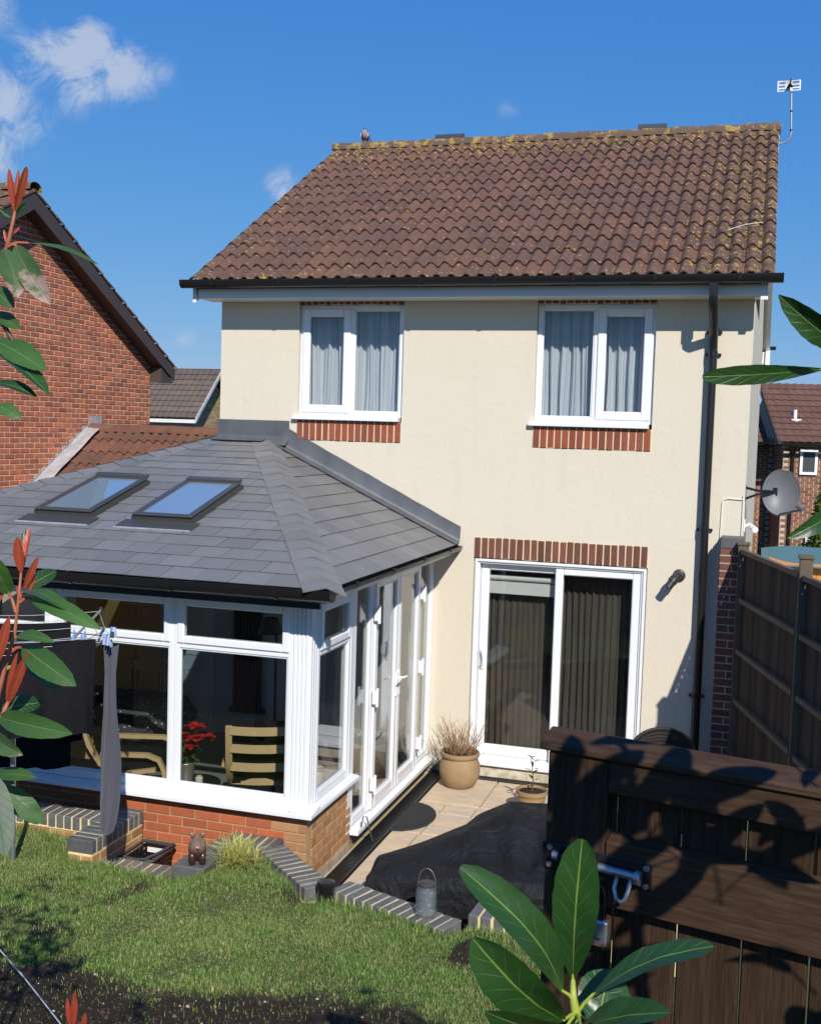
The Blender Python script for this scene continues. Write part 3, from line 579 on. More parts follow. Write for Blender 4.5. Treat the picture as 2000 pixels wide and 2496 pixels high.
q = B(); q.tube([(5.955, 3.96, 8.19), (5.955, 3.45, 8.10)], .010, 6); q.tube([(5.955, 3.95, 8.20), (5.93, 3.9, 8.14)], .016, 6); q.tube([(5.955, 3.95, 8.20), (5.98, 3.9, 8.15)], .016, 6); q.out('boom', k('black_plastic'), ae)
for i in range(6):
    y = 3.86-.075*i; z = 8.172-.0135*i; B().tube([(5.955-.10, y, z), (5.955+.10, y, z)], .0022, 5).out('director', k('galvanised'), ae)
for z in (7.62, 7.86): B().tube([(6.0 if z < 7.7 else 5.99, 4, z), (6.0 if z < 7.7 else 5.99, 4, z+.02)], .016, 8).out('mast_clip', k('black_plastic'), ae)
# stray wire on the roof
tag(B().tube([Vector((5.72-.34*t, 0, 0))+Vector((0, -.39, 5.155))+TS*(1.28-.22*t+.05*math.sin(t*3))+TN*.085 for t in [i/8 for i in range(9)]], .0028, 5).out('loose_wire', k('white_paint')), 'short loose white wire lying on the roof tiles near the right verge', 'wire')
# pigeon on the ridge
pg = thing('pigeon', (.215, 3.97, 7.735), 'wood pigeon perched on the left end of the roof ridge', 'pigeon')
q = B(); sp = [((0, .10, .045), .012), ((0, .07, .055), .030), ((0, .03, .070), .046), ((0, -.005, .090), .054), ((0, -.028, .112), .052), ((.001, -.038, .135), .042), ((.003, -.036, .155), .030), ((.004, -.032, .172), .021), ((.005, -.034, .188), .021), ((.006, -.042, .200), .019), ((.007, -.050, .204), .010)]
q.tube([Vector(p)+Vector((.215, 3.97, 7.728)) for p, r in sp], [r for p, r in sp], 12); q.out('body', k('pigeon_mat'), pg, True)
for sx in (-1, 1):
    q = B(); q.grid(lambda u, v: (.215+sx*(.050+.008*math.sin(u*3.14)), 3.97-.03+.16*u, 7.728+.135-.10*u-(.07-.03*u)*v), 6, 4); q.out('wing', k('wing_grey'), pg, True)
    B().box(.215+sx*.052, .215+sx*.058, 3.935, 3.945, 7.728+.08, 7.728+.125).out('wing_bar', k('white_feather'), pg)
    B().tube([(.215+sx*.018, 3.965, 7.79), (.215+sx*.018, 3.96, 7.722), (.215+sx*.018, 3.93, 7.722)], .005, 6).out('leg', k('pigeon_leg'), pg)
B().tube([(.222, 3.922, 7.930), (.224, 3.90, 7.922)], [.006, .002], 6).out('beak', k('brass'), pg); B().lathe([(.0, 0), (.012, .004), (.012, .014), (0, .018)], (.19, 3.945, 7.878), 8).out('neck_patch', k('white_feather'), pg, True)
# ------------------------------------------------------------------ brick laying
def lay_bricks(parent, O, U, Nn, u0, u1, z0, nc, me, half, skip=None, pitch=.225, course=.075, off0=0, alt=None, proud=.004, clipu=True):
    """stretcher bond on a vertical face; O origin, U along, Nn outward"""
    U = Vector(U); Nn = Vector(Nn); Z = Vector((0, 0, 1)); res = []
    for c in range(nc):
        u = u0-(pitch/2 if (c+off0) % 2 else 0)
        while u < u1-.01:
            a, e = max(u, u0), min(u+pitch, u1)
            if e-a > .022:
                m = Vector(O)+U*((a+e)/2)+Z*(z0+course*(c+.5))+Nn*(proud-.05+random.uniform(-.0015, .002)); L = e-a-.010
                if not (skip and skip((a+e)/2, z0+course*(c+.5))):
                    mm = alt((a+e)/2, z0+course*(c+.5)) if alt else me
                    M = frame(m, U, -Nn, Z) @ Matrix.Rotation(random.uniform(-.006, .006), 4, 'Y') @ Matrix.Diagonal((L/.215, 1, 1, 1)); res.append((M, mm))
            u += pitch
    if parent is not None:
        for M, mm in res: ob('brick', mm, parent, M)
    return res
st_orange = bevbrick('brick', .215, .1, .065, k('brick_orange'), .004); st_buff = bevbrick('brick', .215, .1, .065, k('brick_buff'), .004); st_blue = bevbrick('brick', .215, .1, .065, k('brick_blue'), .004)
st_house = bevbrick('brick', .212, .1, .0615, k('brick_house'), .004)
edge_blue = bevbrick('brick', .0625, .215, .105, k('brick_blue'), .006); edge_worn = bevbrick('brick', .066, .215, .06, k('brick_worn'), .006)
# ------------------------------------------------------------------ conservatory
CX0, CX1, CY = -2.1, 2.55, -3.45
cons = thing('conservatory', (.25, -1.7, 0), 'white framed conservatory with grey slate roof and two skylights', 'conservatory')
b = B(); b.box(CX0+.004, CX1-.004, CY+.004, CY+.25, -.3, .598); b.box(CX1-.25, CX1-.0041, CY+.251, -2.46, -.3, .597); b.box(CX0+.0042, CX0+.25, CY+.251, -.01, -.3, .596)
b.box(CX1-.25, CX1-.03, -2.459, -.002, -.3, .10)
dw = b.out('dwarf_wall', k('mortar_dwarf'), cons)
lay_bricks(dw, (0, CY, 0), (1, 0, 0), (0, -1, 0), -.9, CX1, -.003, 8, st_orange, 0, alt=lambda u, z: st_buff if u > CX1-.30 and (u > CX1-.14 or random.random() < .75) else st_orange)
lay_bricks(dw, (CX1, 0, 0), (0, 1, 0), (1, 0, 0), CY+.1, -2.46, -.003, 8, st_buff, 0, off0=1)
pm('efflorescence', (.40, .33, .25), rough=.95, noise=.35, nscale=9)
B().box(1.55, CX1-.01, CY-.012, CY-.003, -.05, .055).box(CX1+.003, CX1+.012, CY+.02, -2.5, -.05, .05).out('damp_course', k('efflorescence'), cons)
# sill
b = B(); b.prism([(CX0-.05, CY-.10, .60), (CX0-.05, CY-.10, .635), (CX0-.05, CY+.10, .668), (CX0-.05, CY+.10, .60)], (CX1+.07-CX0+.05, 0, 0)); b.prism([(CX1+.072, CY-.097, .602), (CX1+.072, CY-.097, .637), (CX1-.12, CY-.097, .670), (CX1-.12, CY-.097, .602)], (0, -2.44-CY+.097, 0))
b.out('sill', k('white_upvc'), cons, bevel=.004)
B().box(CX0, CX1+.022, CY-.030, CY-.006, .586, .5995).box(CX1+.0045, CX1+.022, CY-.0055, -2.46, .586, .5995).out('damp_strip', k('black_plastic'), cons)
B().box(CX0, CX1-.02, CY+.02, -.003, .0, .12).out('floor', k('carpet'), cons)
MR = Matrix(((0, -1, 0, CX1), (1, 0, 0, 0), (0, 0, 1, 0), (0, 0, 0, 1))); MF = T(0, CY, 0)
def bay(M, x0, x1, z0=.655, z1=2.30, trans=1.862, deep=.07):
    f = B(); rect_frame(f, x0+.001, x1-.001, z0, z1, .046, 0, deep, .07, .085); f.box(x0+.046, x1-.046, 0.001, deep-.001, trans-.028, trans+.028)
    w = f.out('window', k('white_upvc'), cons, bevel=.005, M=M)
    s = B(); rect_frame(s, x0+.03, x1-.03, trans+.012, z1-.06, .062, -.016, .045); s.out('sash', k('white_upvc'), w, bevel=.009, M=M)
    bd = B(); rect_frame(bd, x0+.045, x1-.045, z0+.069, trans-.027, .016, .010, .04); bd.out('glazing_bead', k('white_upvc'), w, bevel=.006, M=M)
    B().box(x0+.09, x1-.09, .012, .018, trans+.072, z1-.12).out('pane', k('glass'), w, M=M); B().box(x0+.06, x1-.06, .022, .028, z0+.084, trans-.042).out('pane', k('glass'), w, M=M)
    return w
mx = [2.40, 1.365, .25, -.865, -1.98]
for a, c in zip(mx[1:], mx): bay(MF, a, c)
# corner post with fluting
b = B(); b.box(2.401, CX1-.012, CY+.008, CY+.15, .64, 2.335)
for i in range(4): b.box(2.404+.034*i, 2.404+.034*i+.022, CY-.004, CY+.0085, .642, 2.33)
for i in range(3): b.box(CX1-.0125, CX1, CY+.012+.045*i, CY+.012+.045*i+.03, .642, 2.33)
b.box(2.398, CX1+.003, CY-.006, CY+.155, .640, .66); b.out('corner_post', k('white_upvc'), cons, bevel=.003)
B().box(CX0, -1.98, CY, CY+.12, .64, 2.33).out('corner_post', k('white_upvc'), cons)
bay(MR, CY+.15, -2.55)
B().box(CX1-.09, CX1+.004, -2.55, -2.452, .10, 2.335).out('door_post', k('white_upvc'), cons, bevel=.006)
B().prism([(CX1+.075, -2.452, .10), (CX1+.075, -2.452, .142), (CX1-.1, -2.452, .168), (CX1-.1, -2.452, .10)], (0, 2.450, 0)).out('door_sill', k('white_upvc'), cons, bevel=.004)
def tall(name, y0, y1, st, proud=0., z0=.165, z1=2.30, parts=True):
    f = B(); rect_frame(f, y0+.001, y1-.001, z0, z1-.001, st, -proud, .07-proud, st+.03, st)
    d = f.out(name, k('white_upvc'), cons, bevel=.010, M=MR)
    bd = B(); rect_frame(bd, y0+st-.001, y1-st+.001, z0+st+.029, z1-st+.0, .014, .012-proud, .04-proud); bd.out('glazing_bead', k('white_upvc'), d, bevel=.005, M=MR)
    B().box(y0+st+.01, y1-st-.01, .022-proud, .028-proud, z0+st+.04, z1-st-.01).out('pane', k('glass'), d, M=MR)
    return d
tall('side_light', -2.452, -2.0, .05); tall('side_light', -.52, -.05, .05)
for a_, c_ in ((-2.0, -1.96), (-.56, -.52), (-.05, -.004)): B().box(a_, c_, -.005, .07, .166, 2.30).out('door_jamb', k('white_upvc'), cons, bevel=.004, M=MR)
d1 = tall('french_door', -1.958, -1.262, .085, .022); d2 = tall('french_door', -1.258, -.562, .085, .022)
for d, y in ((d1, -1.985), (d2, -.535)):
    for z in (.42, 1.22, 1.98):
        q = B(); q.box(y-.018, y+.018, -.055, -.02, z-.06, z+.06); q.tube([(y, -.062, z-.085), (y, -.062, z+.085)], .014, 8); q.out('hinge', k('white_upvc'), d, 40, M=MR)
q = B(); q.box(-1.31, -1.275, -.034, -.021, 1.08, 1.32); q.tube([(-1.292, -.03, 1.25), (-1.292, -.07, 1.25), (-1.30, -.075, 1.25), (-1.39, -.075, 1.245)], .011, 8); q.out('handle', k('white_upvc'), d1, 40, M=MR)
q = B(); q.box(-1.245, -1.21, -.034, -.021, 1.08, 1.32); q.tube([(-1.228, -.03, 1.25), (-1.228, -.07, 1.25), (-1.22, -.075, 1.25), (-1.13, -.075, 1.245)], .011, 8); q.out('handle', k('white_upvc'), d2, 40, M=MR)
tag(ob('door_hook', B().tube([(2.63, -2.38, .16), (2.64, -2.36, .25), (2.66, -2.33, .24), (2.70, -2.30, .05), (2.71, -2.29, .005)], .006, 6).mesh('door_hook', k('dark_grey'))), 'thin bent metal hook leaning on the near end of the white door sill', 'hook')
ML = Matrix(((0, 1, 0, CX0), (-1, 0, 0, 0), (0, 0, 1, 0), (0, 0, 0, 1)))
for a, c in ((.05, 1.15), (1.15, 2.25), (2.25, 3.33)): bay(ML, a, c)
# head beam + soffit + fascia
b = B(); b.box(CX0, CX1-.012, CY+.01, CY+.12, 2.301, 2.40); b.box(CX1-.12, CX1-.006, CY+.121, -.004, 2.301, 2.40); b.box(CX0, CX0+.12, CY+.121, -.004, 2.301, 2.40)
b.box(CX0-.14, CX1+.17, CY-.30, CY+.009, 2.328, 2.342); b.box(CX1-.005, CX1+.17, CY+.0095, -.004, 2.328, 2.342)
b.box(CX1+.1705, CX1+.185, CY-.30, -.004, 2.325, 2.415); b.out('fascia', k('white_upvc'), cons, bevel=.003)
# roof faces
ex0, ex1, ey, ez = -2.30, 2.80, -3.84, 2.45; ax0, ax1, ay, az_ = -.02, .62, -.12, 3.47
kf = (az_-ez)/(ay-ey); kr = (az_-ez)/(ex1-ax1)
UF, VF = Vector((1, 0, 0)), Vector((0, 1, kf)).normalized(); NF = UF.cross(VF); OF = Vector((0, ey, ez))
UR, VR = Vector((0, 1, 0)), Vector((-1, 0, kr)).normalized(); NR = UR.cross(VR); OR = Vector((ex1, 0, ez))
sf = math.sqrt(1+kf*kf); sr = math.sqrt(1+kr*kr)
polyF = [(ex0, 0), (ex1, 0), (ax1, (ay-ey)*sf), (ax0, (ay-ey)*sf)]
polyR = [(ey, 0), (-.004, 0), (-.004, (ex1-ax1)*sr), (ay, (ex1-ax1)*sr)]
SK = [(-.45, .11, (1.13)*sf, 2.10*sf), (.55, 1.11, 1.13*sf, 2.10*sf)]       # u0,u1,v0,v1 on the front face
def clip(poly, cv):
    out = list(poly); n_ = len(cv)
    for i in range(n_):
        a, c = cv[i], cv[(i+1) % n_]; inp = out; out = []
        side = lambda p: (c[0]-a[0])*(p[1]-a[1])-(c[1]-a[1])*(p[0]-a[0])
        for j in range(len(inp)):
            p, q_ = inp[j], inp[(j+1) % len(inp)]; sp, sq = side(p), side(q_)
            if sp >= -1e-9: out.append(p)
            if (sp > 0 > sq) or (sp < 0 < sq): t = sp/(sp-sq); out.append((p[0]+(q_[0]-p[0])*t, p[1]+(q_[1]-p[1])*t))
        if len(out) < 3: return []
    return out
def area(p): return abs(sum(p[i][0]*p[(i+1) % len(p)][1]-p[(i+1) % len(p)][0]*p[i][1] for i in range(len(p))))/2
ins = lambda s_: (s_[0]+.05, s_[1]-.05, s_[2]+.05, s_[3]-.05)
dkb = B(); hl = [[(h[0], h[2]), (h[1], h[2]), (h[1], h[3]), (h[0], h[3])] for h in map(ins, SK)]
loops = [polyF]+hl; allp = [p for lp in loops for p in lp]
tri = mg.tessellate_polygon([[Vector((x, y, 0)) for x, y in lp] for lp in loops])
dkb.add([OF+UF*x+VF*y-NF*.006 for x, y in allp], [tuple(t) for t in tri])
cei = B(); cei.add([OF+UF*x+VF*y-NF*.11 for x, y in allp], [tuple(t) for t in tri]); cei.add([OR+UR*x+VR*y-NR*.112 for x, y in polyR], [(0, 1, 2, 3)]); cei.out('ceiling', k('ceiling'), cons)
n0 = len(polyF)
for h in hl:   # shaft linings
    base = [OF+UF*x+VF*y for x, y in h]; dkb.add([p+NF*.0 for p in base]+[p-NF*.11 for p in base], [(i, (i+1) % 4, 4+(i+1) % 4, 4+i) for i in range(4)])
dkb.prism([OR+UR*x+VR*y-NR*.006 for x, y in polyR], -NR*.10)
polyL = [(ex0, ey), (ex0, -.004), (ax0, -.004), (ax0, ay)]
dkb.prism([(x, y, ez+(x-ex0)*kr-.006) for x, y in polyL], (0, 0, -.11))
dkb.prism([(ax0, ay, az_-.006), (ax1, ay, az_-.006), (ax1, -.004, az_-.006), (ax0, -.004, az_-.006)], (0, 0, -.1))
croof = dkb.out('roof', k('deck'), cons)
def slates(O, U, Vv, Nn, poly, gauge, w, hole=(), seed=1):
    rg = random.Random(seed); vmax = max(p[1] for p in poly); umin = min(p[0] for p in poly); umax = max(p[0] for p in poly); j = 0
    while j*gauge < vmax-.03:
        v0, v1 = j*gauge-(.012 if j == 0 else 0), (j+1)*gauge+.035; u = umin-(w/2 if j % 2 else 0)-.09
        while u < umax:
            R = [(u+.003, v0), (u+w-.003, v0), (u+w-.003, v1), (u+.003, v1)]
            cv = [(p[0], p[1]-(.02 if p[1] == 0 else 0)) for p in poly]
            pcs = [clip(R, cv)]
            for h in hole:
                new = []
                for pc in pcs:
                    if not pc: continue
                    if max(p[0] for p in pc) <= h[0] or min(p[0] for p in pc) >= h[1] or max(p[1] for p in pc) <= h[2] or min(p[1] for p in pc) >= h[3]: new.append(pc); continue
                    big = 99
                    for Rr in ([(-big, -big), (h[0], -big), (h[0], big), (-big, big)], [(h[1], -big), (big, -big), (big, big), (h[1], big)], [(h[0], -big), (h[1], -big), (h[1], h[2]), (h[0], h[2])], [(h[0], h[3]), (h[1], h[3]), (h[1], big), (h[0], big)]):
                        c_ = clip(pc, Rr)
                        if c_: new.append(c_)
                pcs = new
            bb = B(); lift = rg.uniform(0, .002); tw = rg.uniform(-.0015, .0015)
            for pc in pcs:
                if len(pc) < 3 or area(pc) < .0012: continue
                bb.prism([O+U*p[0]+Vv*p[1]+Nn*(.0015+.010*(1-(p[1]-v0)/(v1-v0))+lift+tw*(p[0]-u)/w-.005) for p in pc], Nn*.0055)
            if bb.V: bb.out('slate', k('slate'), croof)
            u += w
        j += 1
slates(OF, UF, VF, NF, polyF, .2265, .295, [(h[0]+.03, h[1]-.03, h[2]+.03, h[3]-.03) for h in SK], 1)
slates(OR, UR, VR, NR, polyR, .20, .295, (), 2)
b = B(); b.prism([(ex0, ey, ez+.005), (ex0, -.004, ez+.005), (ax0, -.004, az_+.005), (ax0, ay, az_+.005)], (0, 0, .006)); b.out('left_slope_slates', k('slate'), croof)
def hip(Hb, Ht, nA, nB, n_, wid):
    Hb = Vector(Hb); Ht = Vector(Ht); d = (Ht-Hb).normalized(); L = (Ht-Hb).length; st = L/n_
    wA = d.cross(nA).normalized(); wB = d.cross(nB).normalized()
    if wA.dot(nB) > 0: wA = -wA
    if wB.dot(nA) > 0: wB = -wB
    nn = (nA+nB).normalized()
    for i in range(n_):
        a = Hb+d*(i*st-.01); e = Hb+d*((i+1)*st+.04); bb = B(); up0 = .023+random.uniform(0, .005); up1 = .012; V = []
        for q_, uu in ((a, up0), (e, up1)):
            V += [q_+wA*wid+nA*uu*.75, q_+nn*uu*1.15, q_+wB*wid+nB*uu*.75]
        V += [v-nn*.011 for v in V[:3]]
        bb.add(V, [(0, 1, 4, 3), (1, 2, 5, 4), (0, 6, 7, 1), (1, 7, 8, 2), (0, 3, 6), (2, 8, 5)]); bb.out('hip_tile', k('slate'), croof)
NL = Vector((-kr, 0, 1)).normalized()
hip((ex1+.01, ey-.01, ez), (ax1, ay, az_), NF, NR, 20, .165); hip((ex0, ey, ez), (ax0, ay, az_), NF, NL, 22, .165)
# verge line beside the hip (dark folded trim seen in the photo)
# lead flashings
b = B(); b.grid(lambda u, v: (-.02+.87*u, -.012-.004*math.sin(u*9)*v-.10*max(0, v-.72)/.28, 3.70-.27*v), 24, 10); b.grid(lambda u, v: (.0+.63*u, -.115-.12*v, 3.468+.028-.12*kf*v+.01), 10, 3)
b.out('lead_apron', k('lead'), croof, True)
b = B()
def ffn(u, v):
    x = .76+2.07*u; zr_ = ez+(ex1-x)*kr+.026; zt = 3.655-1.02*u+.002*math.sin(u*40)
    if v <= .6: t = v/.6; return (x, -.010-.02*t*t, zt+(zr_+.012-zt)*t)
    t = (v-.6)/.4; return (x, -.030-.145*t, zr_+.012*(1-t))
b.grid(ffn, 60, 10)
b.out('lead_flashing', k('lead'), croof, True)
# gutters
gutter(cons, (-2.4, CY-.375, 2.44), (CX1+.31, CY-.375, 2.45), .068, k('black_plastic'), (0, -1, 0), 6, 1.4)
gutter(cons, (CX1+.25, CY-.31, 2.436), (CX1+.25, -.02, 2.436), .060, k('black_plastic'), (1, 0, 0), 4)
B().box(CX0-.15, CX1+.19, CY-.325, CY-.3005, 2.29, 2.46).out('front_fascia', k('black_plastic'), cons); B().box(CX1+.1855, CX1+.20, CY-.3305, -.01, 2.40, 2.45).out('drip_trim', k('black_plastic'), cons)
# skylights
for i, h in enumerate(SK):
    sk = B(); MM = frame(OF+UF*h[0]+VF*h[2], UF, VF, NF); w_, l_ = h[1]-h[0], h[3]-h[2]
    rect = lambda bb, x0, x1, y0, y1, w, z0, z1, M: (bb.box(x0, x0+w, y0, y1, z0, z1, M), bb.box(x1-w, x1, y0, y1, z0, z1, M), bb.box(x0+w, x1-w, y0, y0+w, z0, z1, M), bb.box(x0+w, x1-w, y1-w, y1, z0, z1, M))
    rect(sk, 0, w_, 0, l_, .05, -.02, .060, MM); sko = sk.out('skylight', k('skylight_grey'), cons, bevel=.005)
    q = B(); rect(q, -.012, w_+.012, -.012, l_+.012, .058, .0605, .078, MM); q.box(.0, w_, l_-.02, l_+.05, .068, .096, MM); q.out('sash', k('skylight_grey'), sko, bevel=.004)
    B().box(.04, w_-.04, .04, l_-.04, .061, .067, MM).out('pane', k('skylight_glass'), sko)
    q = B(); q.box(-.09, w_+.09, -.20, 0, .012, .018, MM); q.box(-.03, -.001, 0, l_, .010, .05, MM); q.box(w_+.001, w_+.03, 0, l_, .010, .05, MM); q.out('flashing', k('skylight_grey'), sko)
    B().box(-.09, w_+.09, -.206, -.198, .010, .021, MM).out('flashing_lip', k('lead_pale'), sko)
    q = B(); rect(q, .051, w_-.051, .051, l_-.051, .012, -.5, .058, MM); q.out('shaft_lining', k('white_paint'), sko)
# inner walls
B().box(-2.1, 2.46, -.014, -.003, .12, 2.32).box(-1.9, 2.2, -.0135, -.0032, 2.3205, 2.75).box(-.9, 1.3, -.0132, -.0033, 2.7505, 3.2).out('inner_wall', k('white_wall'), cons)
B().prism([(CX0, 0, -.3), (-.003, 0, -.3), (-.003, 0, 3.30), (CX0, 0, 2.36)], (0, .12, 0)).out('back_wall', k('white_wall'), cons)
idr = B(); idr.box(-.78, -.02, -.05, -.0145, .13, 2.08)
for xx in (-.70, -.36):
    for z0, z1 in ((.28, .85), (1.0, 1.95)):
        rect_frame(idr, xx, xx+.26, z0, z1, .03, -.062, -.0505)
idr.out('inner_door', k('white_paint'), cons, bevel=.004)
# ------------------------------------------------------------------ patio
pat = tag(B().box(2.56, 5.72, -4.9, -.0005, -.3, -.028).box(.9, 2.55, -4.3, CY-.001, -.3, -.0281).out('patio', k('mortar'), None), kind='structure')
rows_ = [(-.17, -1.04, [2.77, 3.37, 3.97, 4.57, 5.17, 5.70]), (-1.04, -1.34, [2.77, 3.045, 3.36, 3.95, 4.5, 5.1, 5.7]), (-1.34, -1.92, [2.77, 3.035, 3.93, 4.52, 5.4, 5.7]), (-1.92, -2.42, [2.77, 3.02, 3.6, 4.2, 4.8, 5.7]), (-2.42, -3.3, [2.77, 3.36, 4.25, 4.85, 5.7]), (-3.3, -3.9, [2.77, 3.6, 4.4, 5.2, 5.7])]
for y1, y0, X in rows_:
    for a, c in zip(X, X[1:]):
        B().box(a+.007, c-.007, y0+.007, y1-.007, -.026, random.uniform(-.003, .003)).out('slab', k('sandstone'), pat, bevel=.004)
# drain channels
def channel(name, a, c, wid, label):
    a = Vector(a); c = Vector(c); d = (c-a).normalized(); s = Vector((d.y, -d.x, 0)); L = (c-a).length; M = frame(a, d, -s, Vector((0, 0, 1)))
    t = thing(name, a, label, 'drain'); b = B(); b.box(0, L, -wid/2, -wid/2+.016, -.027, .003, M); b.box(0, L, wid/2-.016, wid/2, -.027, .003, M); b.box(0, L, -wid/2+.016, wid/2-.016, -.027, -.020, M); b.out('channel', k('black_plastic'), t)
    b = B(); n_ = int(L/.03)
    for i in range(n_): b.box(.008+i*.03, .008+i*.03+.014, -wid/2+.016, wid/2-.016, -.012, .001, M)
    b.out('grating', k('black_plastic'), t)
channel('drain_channel', (2.68, -3.85, 0), (2.68, -.02, 0), .155, 'black drain channel along the foot of the french doors')
channel('drain_channel', (2.775, -.10, 0), (5.66, -.10, 0), .11, 'black slotted drain under the patio door of the cream wall')
# ------------------------------------------------------------------ garden walls
def coping(parent, a, c, n_, ztop, me, h, jitter=.003, wid=.215):
    """bricks on edge set side by side from a to c, long side across"""
    a = Vector((a[0], a[1], 0)); c = Vector((c[0], c[1], 0)); d = (c-a).normalized(); L = (c-a).length; s = Vector((-d.y, d.x, 0)); p_ = L/n_
    B().box(.016, L-.016, -wid/2+.006, wid/2-.006, ztop-h-.012, ztop-.006, frame(a, d, s, Vector((0, 0, 1)))).out('mortar_bed', k('mortar_yellow'), parent)
    for i in range(n_):
        o = a+d*(p_*(i+.5)); ob('brick', me, parent, frame(o+Vector((random.uniform(-1, 1)*jitter, random.uniform(-1, 1)*jitter, ztop-h/2+random.uniform(-1, 1)*jitter*.8)), d, s, Vector((0, 0, 1))) @ Matrix.Rotation(random.uniform(-.02, .02), 4, 'Z') @ Matrix.Diagonal((p_/.075, 1, 1, 1)))
pl = thing('planter_wall', (.5, -3.8, .3), 'low wall with blue brick coping below the conservatory window', 'wall')
b = B(); b.box(-1.2, .954, -3.885, -3.70, -.28, .384); b.box(.962, 1.163, -4.29, -3.56, -.28, .3835); core = b.out('wall_core', k('mortar_yellow'), pl)
coping(pl, (-.62, -3.795), (.955, -3.795), 21, .50, edge_blue, .105); coping(pl, (1.0625, -4.302), (1.0625, -3.552), 10, .50, edge_blue, .105)
lay_bricks(core, (1.163, 0, 0), (0, 1, 0), (1, 0, 0), -4.29, -3.56, -.22, 8, st_buff, 0); lay_bricks(core, (0, -3.885, 0), (1, 0, 0), (0, -1, 0), -.6, .95, .155, 3, st_buff, 0); lay_bricks(core, (0, -4.29, 0), (1, 0, 0), (0, -1, 0), .96, 1.165, .23, 2, st_buff, 0)
stp = thing('brick_step', (1.45, -4.2, .2), 'flat worn brick edging in front of the sunken basket', 'edging')
B().box(1.17, 1.80, -4.30, -4.09, -.28, .245).out('wall_core', k('mortar'), stp); coping(stp, (1.175, -4.197), (1.80, -4.197), 8, .318, edge_worn, .06)
bed = thing('retaining_wall', (2.4, -3.9, .3), 'angled blue brick coping around the conservatory corner', 'wall')
b = B(); b.box(1.83, 2.10, -4.285, -3.6, -.28, .295); b.box(2.1005, 2.40, -3.72, -3.47, -.28, .295); d_ = Vector((.70, -.635, 0)).normalized(); b.box(0, .92, -.105, .105, -.28, .294, frame((2.27, -3.62, 0), d_, Vector((-d_.y, d_.x, 0)), Vector((0, 0, 1)))); b.out('wall_core', k('mortar_yellow'), bed)
coping(bed, (1.965, -4.02), (2.0, -3.68), 5, .405, edge_blue, .105); coping(bed, (1.95, -3.585), (2.38, -3.585), 6, .402, edge_blue, .105); coping(bed, (2.335, -3.655), (2.965, -4.225), 11, .40, edge_blue, .105)
blk = bevbrick('block', .25, .215, .14, k('brick_blue'), .008); ob('block', blk, bed, T(1.965, -4.19, .35))
rw = thing('coping_wall', (3.5, -4.3, .3), 'blue brick coping between the lawn and the covered barbecue', 'wall')
b = B(); d_ = Vector((.9, -.34, 0)).normalized(); b.box(0, .96, -.10, .10, -.28, .295, frame((3.10, -4.155, 0), d_, Vector((-d_.y, d_.x, 0)), Vector((0, 0, 1)))); b.box(4.12, 5.68, -4.60, -4.36, -.28, .41); b.out('wall_core', k('mortar_yellow'), rw)
lay_bricks(rw, (0, -4.60, 0), (1, 0, 0), (0, -1, 0), 4.125, 5.05, .108, 4, st_buff, 0); coping(rw, (3.085, -4.15), (4.02, -4.50), 13, .40, edge_blue, .105); coping(rw, (4.13, -4.46), (5.02, -4.50), 11, .52, edge_blue, .105)
# ------------------------------------------------------------------ brick pier, fence
pier = thing('brick_pier', (5.6, -.15, 0), 'brick pier with blue brick cap at the right house corner', 'pier')
b = B(); b.box(5.485, 5.695, -.285, -.004, -.3, 2.60); pc = b.out('pier_core', k('mortar'), pier)
lay_bricks(pc, (0, -.285, 0), (1, 0, 0), (0, -1, 0), 5.48, 5.70, .2, 32, bevbrick('brick', .215, .1, .065, k('brick_lintel'), .004), 0)
lay_bricks(pc, (5.485, 0, 0), (0, -1, 0), (-1, 0, 0), .005, .285, .2, 32, bevbrick('brick', .215, .1, .065, k('brick_lintel'), .004), 0)
coping(pier, (5.59, -.30), (5.59, -.01), 4, 2.68, edge_blue, .07)
def fence_panel(A, D, L, ztop, zbot, label, nb):
    A = Vector(A); D = Vector(D).normalized(); s = Vector((D.y, -D.x, 0))          # s: towards the garden
    if s.x > 0: s = -s
    t = thing('boundary_fence', (A.x, A.y, zbot), label, 'fence', 'fence panels on the right boundary')
    M = frame(A, D, -s if D.cross(-s).z > 0 else s, Vector((0, 0, 1))); sg = -1 if D.cross(-s).z > 0 else 1
    w = L/nb; me = B().prism([(0, 0, 0), (w*1.12, 0, 0), (w*1.10, sg*.004, 0), (0, sg*.028, 0)], (0, 0, ztop-zbot)).mesh('board', k('fence_wood'))
    for i in range(nb): ob('board', me, t, M @ T(i*w, -sg*(.020+.003*(i % 2)), zbot+random.uniform(-.01, .004)) @ Matrix.Rotation(random.uniform(-.006, .006), 4, 'Y'))
    for i, z in enumerate((ztop-.005, ztop-.47, ztop-.96, ztop-1.44)):
        q = B(); q.box(0, L, min(0, sg*.045), max(0, sg*.045), z-.02, z+.022, M); q.out('top_rail' if i == 0 else 'rail', k('fence_rail'), t)
    return t
def fence_post(p, ztop, label):
    t = B(); t.box(p[0]-.05, p[0]+.05, p[1]-.05, p[1]+.05, 0, ztop); t.prism([(p[0]-.06, p[1]-.06, ztop), (p[0]+.06, p[1]-.06, ztop), (p[0]+.06, p[1]+.06, ztop), (p[0]-.06, p[1]+.06, ztop)], (0, 0, .03))
    tag(t.out('fence_post', k('fence_rail'), None, bevel=.006), label, 'fence post', 'fence posts on the right boundary')
fd = Vector((math.sin(math.radians(15)), -math.cos(math.radians(15)), 0)); p1 = Vector((5.70, -.36, 0)); p2 = p1+fd*1.86; p3 = p2+fd*1.93
